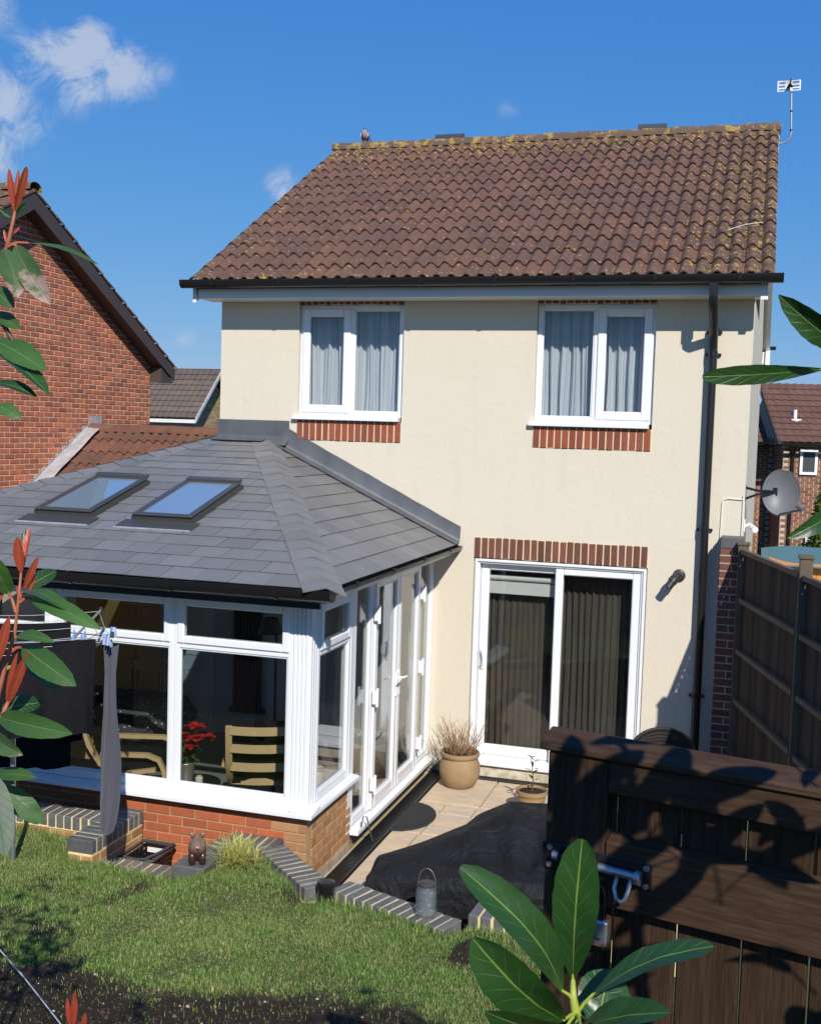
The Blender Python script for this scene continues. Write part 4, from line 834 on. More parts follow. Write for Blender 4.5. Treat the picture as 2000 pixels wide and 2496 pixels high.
fence_panel(p1+fd*.06, fd, 1.74, 2.59, .35, 'dark close boarded fence panel next to the brick pier', 19); fence_panel(p2+fd*.06, fd, 1.81, 2.58, .35, 'second dark fence panel cut off by the right frame edge', 19)
fence_post(p1, 2.64, 'weathered fence post against the brick pier'); fence_post(p2, 2.72, 'weathered fence post between the two fence panels')
# ------------------------------------------------------------------ garden gate
GA = Vector((5.351, -9.052, 0)); gd = Vector((math.cos(math.radians(13)), -math.sin(math.radians(13)), 0)); gn = Vector((gd.y, -gd.x, 0))   # gn: towards the camera
GM = frame(GA, gd, -gn, Vector((0, 0, 1)))          # local x along gate, -y towards camera
gate = thing('garden_gate', GA+Vector((.5, 0, 1.2)), 'dark brown boarded garden gate in the right foreground', 'gate')
seams = [.005, .148, .286, .417, .548, .68, .81, .94]
for a, c in zip(seams, seams[1:]):
    B().box(a+.0022, c-.0022, .018, .036, 1.25, 2.955).out('board', k('gate_wood'), gate, bevel=.004, M=GM @ T(0, random.uniform(-.0015, .0015), 0))
B().box(.004, .137, -.016, .0172, 1.25, 2.955).out('stile', k('gate_wood'), gate, bevel=.004, M=GM)
B().box(.1385, .945, -.017, .0174, 2.885, 2.955).out('top_rail', k('gate_rail'), gate, bevel=.004, M=GM)
B().prism([(.139, -.018, 2.645), (.139, -.018, 2.785), (.139, .0176, 2.796), (.139, .0176, 2.645)], (.806, 0, 0)).out('middle_rail', k('gate_rail'), gate, bevel=.003, M=GM)
B().prism([(-.012, -.026, 2.956), (-.012, -.026, 2.974), (-.012, .034, 2.996), (-.012, .044, 2.988), (-.012, .044, 2.956)], (.97, 0, 0)).out('cap', k('gate_rail'), gate, bevel=.004, M=GM)
bolt = B().box(.0, .243, -.023, -.0182, 2.70, 2.758, GM).out('bolt', k('black_plastic'), gate, bevel=.002)
q = B(); q.tube([(.03, -.034, 2.737), (.215, -.034, 2.730)], .0095, 12); q.tube([(.212, -.034, 2.730), (.224, -.034, 2.7295)], .016, 12); q.out('bolt_rod', k('zinc'), bolt, 40, M=GM)
for xx in (.05, .13): B().tube([(xx, -.022, 2.722), (xx, -.045, 2.725), (xx, -.047, 2.745), (xx, -.022, 2.75)], .005, 6).out('bolt_guide', k('black_plastic'), bolt, M=GM)
B().tube([(.172, -.026, 2.722), (.172, -.045, 2.700), (.178, -.048, 2.682), (.188, -.048, 2.676), (.197, -.047, 2.684), (.201, -.044, 2.70), (.203, -.026, 2.728)], .0048, 8).out('staple', k('zinc'), bolt, 40, M=GM)
for xx, zz in ((.231, 2.748), (.231, 2.710), (.018, 2.748), (.018, 2.710)): B().lathe([(0, 0), (.007, 0), (.006, .003), (.0025, .0032), (.0025, .001), (0, .001)], n=10, M=Matrix.Rotation(math.pi/2, 4, 'X')).out('screw', k('zinc'), bolt, 40, M=GM @ T(xx, -.0232, zz))
pad = thing('padlock', GM @ Vector((.138, -.03, 2.57)), 'steel padlock hanging below the gate bolt behind the laurel leaf', 'padlock')
B().box(.112, .162, -.052, -.030, 2.571, 2.626).out('padlock_body', k('zinc'), pad, bevel=.004, M=GM); B().box(.114, .158, -.0535, -.0522, 2.574, 2.582).out('padlock_fringe', k('red_fringe'), pad, M=GM)  # thin red strip imitates a lens colour fringe, the padlock has no band
B().tube([(.123, -.041, 2.62), (.123, -.041, 2.68), (.128, -.041, 2.695), (.137, -.041, 2.70), (.146, -.041, 2.695), (.151, -.041, 2.68), (.151, -.041, 2.62)], .0045, 8).out('shackle', k('black_plastic'), pad, 40, M=GM)
tx = bpy.data.curves.new('lettering', 'FONT'); tx.body = 'Master'; tx.size = .012; tx.extrude = .0003; tx.materials.append(k('black_plastic'))
tmp = bpy.data.objects.new('tmp', tx); COL.objects.link(tmp); tme = bpy.data.meshes.new_from_object(tmp); bpy.data.objects.remove(tmp); txo = bpy.data.objects.new('lettering', tme); COL.objects.link(txo); put(txo, pad, GM @ T(.118, -.0535, 2.586) @ Matrix.Rotation(math.pi/2, 4, 'X'))
# ------------------------------------------------------------------ neighbour house (left), gable faces +x
nb = thing('neighbour_house', (-7.5, 1.95, 0), 'red brick neighbouring house with a dark bargeboard gable on the left', 'house')
NX = -4.1; ry, rz, ns = 1.95, 6.78, .549
gz = lambda y: rz-.10-ns*abs(y-ry)
b = B(); b.prism([(NX-.004, -1.63, -1), (NX-.004, 5.53, -1), (NX-.004, 5.53, gz(5.53)), (NX-.004, ry, gz(ry)), (NX-.004, -1.63, gz(-1.63))], (-7, 0, 0)); nw = b.out('wall', k('mortar_pale'), nb)
BR = lay_bricks(None, (NX, 0, 0), (0, 1, 0), (1, 0, 0), .2, 5.53, 2.25, 60, st_house, 0, proud=.003, skip=lambda u, z: z > gz(u)-.06 or (u < 3.73 and z < 3.60-.60*(3.73-u)-.12) or (u > 3.73 and z < 3.45))
vis = []
for M, me in BR:
    px, py, zz = proj(M.translation)
    vis.append((zz if (px > -15 and py < 1250) else zz+100, M))
vis.sort(key=lambda t: t[0])
for zz, M in vis[:300]: ob('brick', st_house, nw, M)
fb = B(); base = [v.co.copy() for v in st_house.vertices]; fcs = [tuple(p.vertices) for p in st_house.polygons]
for zz, M in vis[300:]: fb.add([M @ v for v in base], fcs)
tag(fb.out('far_bricks', k('brick_house_far'), nw), kind='stuff')
# roof: ribbed sheets + barge
rb_ = B()
for sg in (-1, 1):
    L = 4.02; rows_n = 12
    for j in range(rows_n):
        y0, y1 = ry+sg*L*j/rows_n, ry+sg*(L*(j+1)/rows_n+.02); z0, z1 = rz-ns*L*j/rows_n, rz-ns*(L*(j+1)/rows_n+.02)+.022
        rb_.grid(lambda u, v: (-3.83-7.2*u, y0+(y1-y0)*v, z0+(z1-z0)*v+.03*abs(math.sin(u*7.2/.304*2*math.pi/2))), 110, 1)
        rb_.add([(-3.83, y0, z0), (-3.83, y1, z1), (-3.83, y1, z1-.035), (-3.83, y0, z0-.03)], [(0, 1, 2, 3)])
tag(rb_.out('roof_tiles', k('tile_brown'), nb), kind='stuff')
rd = B(); rd.prism([(-3.86, ry, rz-.02), (-3.86, ry+4.0, rz-.02-4.0*ns), (-3.86, ry+4.0, rz-.06-4.0*ns), (-3.86, ry, rz-.06)], (-7.2, 0, 0)); rd.prism([(-3.86, ry, rz-.02), (-3.86, ry-4.0, rz-.02-4.0*ns), (-3.86, ry-4.0, rz-.06-4.0*ns), (-3.86, ry, rz-.06)], (-7.2, 0, 0)); rd.out('roof', k('brown_board'), nb)
for sg in (-1, 1):
    q = B(); q.prism([(-3.87, ry+sg*.0, rz-.035), (-3.87, ry+sg*3.95, rz-.035-3.95*ns), (-3.87, ry+sg*3.95, rz-.035-3.95*ns-.21), (-3.87, ry, rz-.27)], (.025, 0, 0)); q.out('barge_board', k('brown_board'), nb)
    q = B(); q.prism([(-3.872, ry+sg*.0, rz-.20), (-3.872, ry+sg*3.9, rz-.20-3.9*ns), (-3.872, ry+sg*3.9, rz-.225-3.9*ns), (-3.872, ry, rz-.225)], (-.23, 0, 0)); q.out('soffit', k('brown_board'), nb)
    q = B(); q.prism([(-3.875, ry+sg*3.55, rz-.26-3.55*ns), (-3.875, ry+sg*3.95, rz-.26-3.95*ns), (-3.875, ry+sg*3.95, rz-.34-3.85*ns), (-3.875, ry+sg*3.55, rz-.34-3.85*ns)], (-.22, 0, 0)); q.out('eaves_box', k('brown_board'), nb)
cap2 = cap
rme = cap.mesh('ridge_tile', k('ridge_mat'), 50)
for i in range(4): ob('ridge_tile', rme, nb, T(-3.82-.45*(i+1), ry, rz-.02))
# ------------------------------------------------------------------ garage link roof
gar = thing('garage', (-2.1, 3.7, 0), 'garage roof of orange pantiles between the two houses', 'garage')
b = B(); gk = .60; b.prism([(-4.094, .1, -1), (-4.094, 7.3, -1), (-4.094, 7.3, 1.28), (-4.094, 3.7, 3.44), (-4.094, .1, 1.28)], (4.09, 0, 0)); gr = b.out('wall', k('mortar'), gar)
GS = Vector((0, 1, gk)).normalized(); GN = Vector((0, -gk, 1)).normalized(); gl = 3.6*math.sqrt(1+gk*gk); g0 = Vector((-4.02, 3.7, 3.49))-GS*(.345*9)
tile_roof(gr, g0, GS, GN, 13, 9, .345, pantile_mesh(k('tile_orange')), 1.3)
ome = cap.mesh('ridge_tile', k('tile_orange'), 50)
for i in range(9): ob('ridge_tile', ome, gar, T(-4.05+.45*i, 3.72, 3.475+random.uniform(-.006, .006)) @ Matrix.Rotation(random.uniform(-.015, .015), 4, 'Y'))
# stepped lead soakers on the neighbour's wall, lead gutter strip
ld = B()
for i in range(14):
    y = 3.86-.17*i; z = 3.62-.17*gk*i; ld.prism([(NX+.0045+.001*(i % 2), y, z-.16), (NX+.0045+.001*(i % 2), y-.20, z-.16-.12), (NX+.0045+.001*(i % 2), y-.17, z+.03), (NX+.0045+.001*(i % 2), y, z+.06)], (.006, 0, 0))
ld.box(NX+.004, NX+.010, 3.72, 4.05, 3.52, 3.72)
ld.out('stepped_flashing', k('lead_pale'), gar)
q = B(); q.grid(lambda u, v: (NX+.02+.25*u+.003*math.sin(v*40), 3.70-2.6*v, 3.565-2.6*gk*v+.03+.006*math.sin(u*5+v*23)), 6, 40); q.out('lead_gutter', k('lead_pale'), gar, True)
# ------------------------------------------------------------------ far houses
def ribbed(b, O, U, Sl, w, L, pitch=.16, rows=10, amp=.028):
    O = Vector(O); U = Vector(U).normalized(); Sl = Vector(Sl).normalized(); Nn = U.cross(Sl)
    n_ = int(w/pitch*4)
    for j in range(rows):
        v0, v1 = L*j/rows, L*(j+1)/rows+.03
        b.grid(lambda u, v: O+U*(w*u)+Sl*(v0+(v1-v0)*v)+Nn*(amp*abs(math.sin(u*w/pitch*math.pi))+(.025*(1-v))), n_, 1)
sh = thing('far_house', (-11.5, 19, 0), 'small distant house with grey tiled roof and yellow brick gable', 'house')
so = Vector((-9.55, 17.45, 3.80)); b = B(); ribbed(b, so-Vector((3.4, 0, 0))+Vector((0, 0, .0)), (1, 0, 0), (0, 1.55, 1.44), 3.4, 2.15, .19, 9); tag(b.out('roof_tiles', k('tile_grey_far'), sh, False), kind='stuff')
yr_, zr_ = so.y+1.56, so.z+1.45
b = B(); gxw = so.x-.30; yb2 = yr_+2.7; b.prism([(gxw, so.y+.3, -1.6), (gxw, yb2, -1.6), (gxw, yb2, zr_-2.6), (gxw, yr_, zr_-.12), (gxw, so.y+.3, so.z+.12)], (-3.2, 0, 0)); shw = b.out('wall', k('mortar'), sh)
q = B(); me_ = B().box(-.1, .1, -.03, .03, -.0325, .0325)
for c in range(70):
    z = -.2+.075*c; 
    for i in range(20):
        y = so.y+.3+.225*i+(.11 if c % 2 else 0)
        if so.y+.35 < y < yb2 and z < zr_-.25-abs(y-yr_)*.93 and z > 2.4: q.box(gxw-.02, gxw+.006, y-.1, y+.1, z-.032, z+.032)
tag(q.out('bricks', k('brick_yellow_far'), shw), kind='stuff')
q = B(); q.prism([(so.x+.0, so.y-.02, so.z-.09), (so.x, yr_, zr_-.08), (so.x, yr_, zr_+.03), (so.x, so.y-.02, so.z+.02)], (.05, 0, 0)); q.out('barge_board', k('lead_pale'), sh); q = B(); q.prism([(so.x, yb2+.3, zr_-3.0), (so.x, yr_+.001, zr_-.16), (so.x, yr_+.001, zr_+.03), (so.x, yb2+.3, zr_-2.8)], (.05, 0, 0)); q.out('barge_board', k('lead_pale'), sh)
q = B(); q.prism([(so.x-.001, yb2+.3, zr_-2.78), (so.x-.001, yr_, zr_+.06), (so.x-3.4, yr_, zr_+.06), (so.x-3.4, yb2+.3, zr_-2.78)], (0, .02, -.05)); q.out('back_slope', k('tile_grey_far'), sh)
B().box(so.x-3.4, so.x+.03, so.y-.10, so.y-.02, so.z-.13, so.z-.03).out('gutter', k('white_paint'), sh); B().box(so.x-3.0, so.x-.3, so.y+.28, so.y+.30, so.z-1.2, so.z-.5).out('window', k('dark_grey'), sh)
# right far house, turned a little
rh = thing('far_house', (7.5, 20, 0), 'distant brick house with brown roof beyond the fence on the right', 'house')
RM = T(6.35, 18.1, 0) @ Matrix.Rotation(math.radians(14), 4, 'Z')
def rbox(name, mat, par, *bx): 
    q = B()
    for c in bx: q.box(*c, RM)
    return q.out(name, mat, par)
b = B(); ribbed(b, (0, 0, 3.63), (1, 0, 0), (0, 2.2, 1.55), 3.6, 2.70, .21, 10); ribbed(b, (-1.7, 1.0, 3.60), (1, 0, 0), (0, 2.2, 1.55), 1.72, 2.5, .21, 10); tag(b.out('roof_tiles', k('tile_far'), rh, M=RM), kind='stuff')
b = B(); b.prism([(.22, .32, -1.8), (.22, 5, -1.8), (.22, 5, 3.4), (.22, 2.2, 5.08), (.22, .32, 3.70)], (3.4, 0, 0)); b.box(-1.6, .21, 1.35, 4.6, -1.8, 3.75); rhw = b.out('wall', k('mortar'), rh, M=RM)
q = B()
for c in range(56):
    z = -.6+.075*c
    for i in range(15):
        x = .34+.225*i+(.11 if c % 2 else 0); q.box(x-.1, x+.1, .31, .33, z-.032, z+.032)
    for i in range(8):
        x = -1.55+.225*i+(.11 if c % 2 else 0); q.box(x-.1, x+.1, 1.34, 1.36, z-.032, z+.032)
    for i in range(18):
        y = .43+.225*i+(.11 if c % 2 else 0); q.box(.21, .225, y-.1, y+.1, z-.032, z+.032)
tag(q.out('bricks', k('brick_far'), rhw, M=RM), kind='stuff')
q = B(); q.prism([(-.02, -.02, 3.50), (-.02, 2.2, 5.04), (-.02, 2.2, 5.17), (-.02, -.02, 3.62)], (.06, 0, 0)); q.out('barge_board', k('brown_board'), rh, M=RM)
gq = gutter(rh, RM @ Vector((-.05, -.06, 3.60)), RM @ Vector((3.6, -.06, 3.60)), .06, k('black_plastic'), RM.to_3x3() @ Vector((0, -1, 0))); gutter(rh, RM @ Vector((-1.7, .94, 3.58)), RM @ Vector((.0, .94, 3.58)), .06, k('black_plastic'), RM.to_3x3() @ Vector((0, -1, 0)))
B().tube([(.46, .1, 3.55), (.44, .26, 3.3), (.44, .26, -1)], .04, 8).out('downpipe', k('black_plastic'), rh, M=RM)
q = B(); rect_frame(q, .62, 1.06, 2.83, 3.48, .07, .25, .32); wq = q.out('window', k('white_upvc'), rh, M=RM); B().box(.67, 1.01, .28, .29, 2.88, 3.44).out('pane', k('dark_grey'), wq, M=RM)
q = B(); q.tube([(.62, .9, 4.20), (.62, .9, 4.48)], .05, 8); q.box(.50, .74, .75, 1.0, 4.17, 4.24); q.out('roof_vent', k('white_paint'), rh, M=RM)
B().box(.85, 1.0, .22, .30, 1.0, 1.3).out('meter_box', k('white_paint'), rh, M=RM)
shd = thing('shed', (6.6, 4.6, 0), 'orange timber shed with teal covered roof behind the fence', 'shed')
q = B(); q.box(6.03, 7.6, 4.35, 6.0, -.8, 2.0)
shb = q.out('wall', k('shed_wood'), shd)
for i in range(16): B().box(6.035+.1*i, 6.035+.1*i+.096, 4.335, 4.349, -.5, 1.98).out('board', k('shed_wood'), shb)
B().grid(lambda u, v: (5.93+1.8*u, 4.2+2*v, 2.03+.10*math.sin(u*1.6)+.02*math.sin(u*9)-.10*(1-v)), 14, 4).out('roof_cover', k('teal_tarp'), shd, True)
# conifer bush
def leaf_ball(name, c, rx, rz, n_, size, mat, label, cat, seed, trunk=True, group=None, shape=None):
    rg = np.random.RandomState(seed); t = thing(name, (c[0], c[1], c[2]-rz), label, cat, group)
    d = rg.normal(size=(n_, 3)); d /= np.linalg.norm(d, axis=1)[:, None]; r = rg.uniform(.45, 1, n_)**.5; lump = 1+.18*np.sin(d[:, 0]*7+seed)+.15*np.sin(d[:, 2]*9+d[:, 1]*5)
    p = d*(r*lump)[:, None]*np.array([rx, rx, rz]); p[:, :2] *= (1-.45*np.clip(p[:, 2:3]/rz, -1, 1)*(1 if shape == 'cone' else .2)); p += np.array(c)
    a = rg.normal(size=(n_, 3)); a += d*.8+np.array([0, 0, .5]); a /= np.linalg.norm(a, axis=1)[:, None]; s_ = np.cross(a, rg.normal(size=(n_, 3))); s_ /= np.linalg.norm(s_, axis=1)[:, None]
    L = size*rg.uniform(.6, 1.4, n_)[:, None]; V = np.stack([p-s_*L*.3, p+s_*L*.3, p+a*L], 1).reshape(-1, 3); F = np.arange(3*n_).reshape(-1, 3)
    bb = B(); bb.V = V.tolist(); bb.F = F.tolist(); bb.out('crown', mat, t)
    if trunk: B().tube([(c[0], c[1], c[2]-rz-.8), (c[0]+.03, c[1], c[2]), (c[0], c[1]+.03, c[2]+rz*.6)], [.07, .05, .02], 8).out('trunk', k('bark'), t)
    return t
leaf_ball('conifer_bush', (7.15, 10.0, 1.3), .62, 1.5, 9000, .09, k('conifer'), 'yellow green conifer bush in front of the distant brick house', 'bush', 4, True, None, 'cone')
# ------------------------------------------------------------------ patio things
mat_ = thing('door_mat', (2.9, -1.55, 0), 'black half round rubber mat outside the french doors', 'door mat')
arc = [(2.765+.30*math.cos(t), -1.56+.40*math.sin(t)) for t in [-math.pi/2+math.pi*i/24 for i in range(25)]]
B().prism([(x, y, .004) for x, y in arc], (0, 0, .016)).out('mat_base', k('rubber'), mat_, bevel=.004)
B().prism([(2.765+(x-2.765)*.86, -1.56+(y+1.56)*.86, .0205) for x, y in arc], (0, 0, .004)).out('mat_top', k('rubber'), mat_)
pot = thing('planter_pot', (3.02, -.46, 0), 'round buff clay pot of bare dry stems beside the patio door', 'plant pot')
pr_ = [(0, 0), (.135, 0), (.165, .03), (.200, .10), (.212, .17), (.205, .24), (.185, .29), (.178, .305), (.196, .318), (.205, .34), (.200, .362), (.182, .364), (.172, .34), (.165, .31), (0, .31)]
B().lathe(pr_, n=40).out('pot', k('terracotta'), pot, 50, M=T(3.02, -.46, 0)); B().lathe([(0, 0), (.168, 0), (.168, .012), (.1, .022), (0, .026)], (3.02, -.46, .312), 24).out('soil', k('soil_dark'), pot, True)
rg = random.Random(11); q = B()
for i in range(95):
    a = rg.uniform(0, 6.28); r = rg.uniform(0, .14); h = rg.uniform(.16, .47)*(1-.3*rg.random()); ln = rg.uniform(.05, .24); o = Vector((3.02+r*math.cos(a), -.46+r*math.sin(a), .32)); dd = Vector((math.cos(a)*ln, math.sin(a)*ln, h)); kx = Vector((rg.uniform(-.04, .04), rg.uniform(-.04, .04), 0))
    pts = [o, o+dd*.35+kx, o+dd*.7+kx*.4, o+dd+kx*1.2]; q.tube(pts, [.0032, .0027, .0022, .0014], 4, False)
    if rg.random() < .8:
        m = o+dd*.6+kx*.5; q.tube([m, m+Vector((rg.uniform(-.07, .07), rg.uniform(-.07, .07), rg.uniform(.03, .14)))], [.002, .0012], 4, False)
tag(q.out('stems', k('twig'), pot), kind='stuff')
sp_ = thing('planter_pot', (3.87, -.98, 0), 'small clay flowerpot with a leafy seedling near the patio door', 'plant pot')
B().lathe([(0, 0), (.105, 0), (.130, .13), (.134, .135), (.132, .15), (.140, .18), (.152, .19), (.154, .225), (.144, .228), (.132, .20), (0, .195)], n=32).out('pot', k('terracotta'), sp_, 40, M=T(3.87, -.98, 0)); B().lathe([(0, 0), (.130, 0), (.130, .008), (0, .02)], (3.87, -.98, .196), 20).out('soil', k('soil_dark'), sp_, True)
B().tube([(3.87, -.98, .2), (3.878, -.985, .32), (3.868, -.98, .42), (3.85, -.99, .53)], [.007, .006, .004, .002], 6).out('stem', k('stem_brown'), sp_)
tag(B().lathe([(0, 0), (.10, 0), (.12, .15), (.115, .15), (.10, .02), (0, .02)], (2.90, -.22, .0), 20).out('black_pot', k('black_plastic'), None, 40), 'small black plastic pot in the corner behind the clay planter', 'plant pot')
# generic leaf
def leaf_mesh(P0, P1, width, up, roll=0., fold=.25, curl=.12, shape=1., mat=None, wav=.0, nl=12, nw=3, droop=0.):
    P0 = Vector(P0); P1 = Vector(P1); a = P1-P0; L = a.length; a.normalize(); up = Vector(up); s = a.cross(up).normalized(); n_ = s.cross(a)
    s, n_ = s*math.cos(roll)+n_*math.sin(roll), n_*math.cos(roll)-s*math.sin(roll)
    V = []; UVs = []
    for i in range(nl+1):
        t = i/nl; tt = t**shape; h = width/2*max(0.012, math.sin(math.pi*min(1, tt*.985+.008))**(.42 if shape > 1.2 and t > .5 else .6))*(1 if t < .9 or shape > 1.2 else (1-(t-.9)*3.5))*(1+.025*math.sin(i*2.3+L*90))
        c0 = P0+a*(L*t)+n_*(curl*L*math.sin(math.pi*t))-n_*(droop*L*t*t)
        for j in range(2*nw+1):
            c = (j-nw)/nw; V.append(c0+s*(h*c)+n_*(fold*(.55*abs(c)+.45*c*c)*h+(wav+.03)*h*math.sin(t*9+c*2+L*50)*abs(c)+.02*h*math.sin(t*23+c*3))); UVs.append((.5+c*.5, t))
    W_ = 2*nw+1; F = [(i*W_+j, i*W_+j+1, (i+1)*W_+j+1, (i+1)*W_+j) for i in range(nl) for j in range(2*nw)]
    me = bpy.data.meshes.new('leaf'); me.from_pydata([tuple(v) for v in V], [], F); me.materials.append(mat); uvl = me.uv_layers.new(name='UVMap')
    for lp in me.loops: uvl.data[lp.index].uv = UVs[lp.vertex_index]
    me.polygons.foreach_set('use_smooth', [True]*len(me.polygons)); me.update(); return me
for i in range(11):
    a = i*2.4; z = .30+.024*i; c = Vector((3.87+.004*math.sin(i), -.98, z)); t_ = c+Vector((math.cos(a)*.075, math.sin(a)*.075, .035-.006*(i % 3))); ob('leaf', leaf_mesh(c, t_, .026, (0, 0, 1), 0, .2, .1, 1, k('laurel_leaf'), nl=6, nw=1), sp_)
# barbecue under its cover
def cov(x, t):
    zb_ = lerp_pts(x, [(3.23, .47), (3.5, .53), (3.77, .61), (3.84, .67), (4.06, .765), (4.4, .775), (5.3, .77)]); zf_ = lerp_pts(x, [(3.23, .42), (3.6, .475), (4.0, .51), (4.5, .535), (5.3, .55)])
    z = zf_+(zb_-zf_)*(.25*t+.75*smooth01((t-.28)/.5))
    fold = .034*math.sin(math.atan2(t+.15, x-4.35)*15)*smooth01((x-3.5)/.4)
    return z+fold*t*(1-t)*3+.005*math.sin(x*9+t*5)
q = B(); NU, NV = 80, 50; x0, x1 = 3.23, 5.25
def cedge(x): return (-3.98, lerp_pts(x, [(3.23, -3.70), (3.5, -3.44), (3.77, -3.20), (3.84, -3.12), (4.06, -2.97), (5.3, -2.92)]))
def cfn(u, v):
    m = .10; U = (u-m)/(1-2*m); Vv = (v-m)/(1-2*m); Uc, Vc = min(1, max(0, U)), min(1, max(0, Vv)); x = x0+(x1-x0)*Uc; e0, e1 = cedge(x); y = e0+(e1-e0)*Vc; z = cov(x, Vc)-.10*smooth01(1.25-math.hypot((x-4.36)/.27, (y+3.10)/.11)*1.1)
    dr = max(0, -U, U-1, -Vv, Vv-1)*(1-2*m)/m
    if dr > 0:
        nx = -1 if U < 0 else (1 if U > 1 else 0); ny = -1 if Vv < 0 else (1 if Vv > 1 else 0); k_ = min(1, dr); z = z*(1-k_)+.01*k_; w = .014*math.sin((x+y)*19)*k_+.03*k_**.5
        x += nx*w; y += ny*w
    return (x, y, z)
q.grid(cfn, NU, NV); tag(q.out('barbecue_cover', k('cover_fabric'), None, True), 'black fabric cover draped over a barbecue on the patio', 'cover')
tag(B().grid(lambda u, v: (4.36+.25*(2*u-1)*math.sqrt(max(0, 1-(2*v-1)**2)), -3.10+.10*(2*v-1), .655), 16, 10).out('puddle', k('water'), None, True), 'shallow rain puddle lying in the dip of the black cover', 'puddle')
# wicker chair behind the gate
wc = thing('wicker_chair', (5.06, -.75, 0), 'dark wicker tub chair against the wall, mostly hidden by the gate', 'chair')
def wfn(off):
    def fn(u, v):
        a = math.pi*(1.12*u-.06); r = .275+.03*v+off; top = .56+.27*math.sin(math.pi*u)**.9; return (5.065+r*math.cos(a), -.80+r*.95*math.sin(a), .32+(top-.32)*v)
    return fn
q = B(); q.grid(wfn(0), 44, 18); q.grid(wfn(.018), 44, 18); q.tube([wfn(.009)(i/44, 1.) for i in range(45)], .016, 8); q.out('back', k('wicker'), wc, 60)
wv = B()
for j in range(16): wv.tube([wfn(.019+.004*((i+j) % 2))(i/44, (j+.5)/16) for i in range(45)], .007, 4, False)
for j in range(16): wv.tube([wfn(-.004-.004*((i+j) % 2))(i/44, (j+.5)/16) for i in range(45)], .007, 4, False)
tag(wv.out('weave', k('wicker'), wc), kind='stuff')
B().lathe([(0, 0), (.27, 0), (.28, .03), (.26, .06), (0, .07)], (5.065, -.82, .36), 28).out('seat', k('wicker'), wc, 40)
for dx_, dy_ in ((-.2, -.2), (.2, -.2), (-.2, .18), (.2, .18)): B().tube([(5.065+dx_, -.80+dy_, .38), (5.065+dx_*1.1, -.80+dy_*1.1, .0)], .018, 8).out('leg', k('wicker'), wc)
# lantern jar, solar light
ln = thing('jar_lantern', (3.80, -4.40, .40), 'glass jar lantern with wire handle on the blue brick coping', 'lantern')
LX, LY, LZ = 3.80, -4.40, .402
B().lathe([(0, 0), (.066, .0), (.072, .012), (.072, .05), (.069, .055), (.072, .062), (.072, .10), (.069, .105), (.072, .112), (.071, .165), (.060, .185), (.060, .196), (.056, .196), (.056, .183), (.066, .16), (.066, .014), (0, .008)], (LX, LY, LZ), 32).out('jar', k('jar_glass'), ln, 50)
B().lathe([(0, 0), (.055, 0), (.055, .038), (.05, .042), (0, .044)], (LX, LY, LZ+.178), 28).out('lid', k('dark_grey'), ln, 40); B().lathe([(0, 0), (.036, 0), (.036, .003), (0, .003)], (LX, LY, LZ+.223), 20).out('solar_panel', k('brown_board'), ln, 40)
B().tube([(LX+.062*math.cos(t), LY, LZ+.18+.135*math.sin(t)**.8) for t in [math.pi*i/16 for i in range(17)]], .0022, 6).out('handle', k('galvanised'), ln)
tag(B().lathe([(0, 0), (.062, 0), (.060, .02), (.050, .026), (.058, .035), (.064, .10), (.066, .105), (.066, .128), (.060, .134), (.045, .136), (0, .138)]).out('solar_light', k('black_plastic'), None, 40, M=T(3.035, -4.275, .33)), 'small black solar light at the end of the blue brick coping', 'light')
# pig ornament
pig = thing('pig_ornament', (2.0, -4.20, .42), 'brown glazed pig ornament on a blue brick block', 'ornament')
pm_ = T(1.985, -4.185, .42) @ Matrix.Rotation(math.radians(28), 4, 'Z')
sp2 = [((0, -.085, .098), .012), ((0, -.080, .100), .040), ((0, -.06, .104), .058), ((0, -.02, .106), .066), ((0, .03, .106), .066), ((0, .07, .110), .058), ((0, .10, .118), .050), ((0, .125, .120), .040), ((0, .150, .112), .026), ((0, .165, .108), .022)]
B().tube([p for p, r in sp2], [r for p, r in sp2], 18).out('body', k('pig_ceramic'), pig, True, M=pm_)
for sx in (-1, 1):
    for y in (-.045, .065): B().tube([(sx*.036, y, .09), (sx*.038, y, .04), (sx*.037, y, 0)], [.03, .026, .023], 10).out('leg', k('pig_ceramic'), pig, True, M=pm_)
    B().tube([(sx*.03, .10, .155), (sx*.042, .095, .18), (sx*.05, .10, .195)], [.018, .016, .004], 8).out('ear', k('pig_ceramic'), pig, True, M=pm_)
B().tube([(0, -.085, .125), (.008, -.098, .132), (.0, -.102, .142), (-.006, -.095, .136)], [.009, .008, .007, .004], 8).out('tail', k('pig_ceramic'), pig, True, M=pm_)
# variegated grass clump
og = thing('ornamental_grass', (2.29, -4.08, .35), 'clump of yellow striped ornamental grass beside the pig ornament', 'plant')
q = B(); rg = random.Random(4)
for i in range(620):
    a = rg.uniform(0, 6.28); L = rg.uniform(.18, .36); lean = rg.uniform(.2, 1.15); o = Vector((2.27+rg.gauss(0, .05), -4.07+rg.gauss(0, .035), .335)); d = Vector((math.cos(a), math.sin(a), 0)); s = Vector((-d.y, d.x, 0))*.0052; pts = []
    for j in range(5):
        t = j/4; pts.append(o+d*(L*lean*t**1.6*.8)+Vector((0, 0, L*(t-.62*lean*t*t*.8))))
    V = [p+s*(1-.85*j/4)*sg for j, p in enumerate(pts) for sg in (-1, 1)]; q.add(V, [(2*j, 2*j+1, 2*j+3, 2*j+2) for j in range(4)])
tag(q.out('blades', k('spike_grass'), og), kind='stuff')
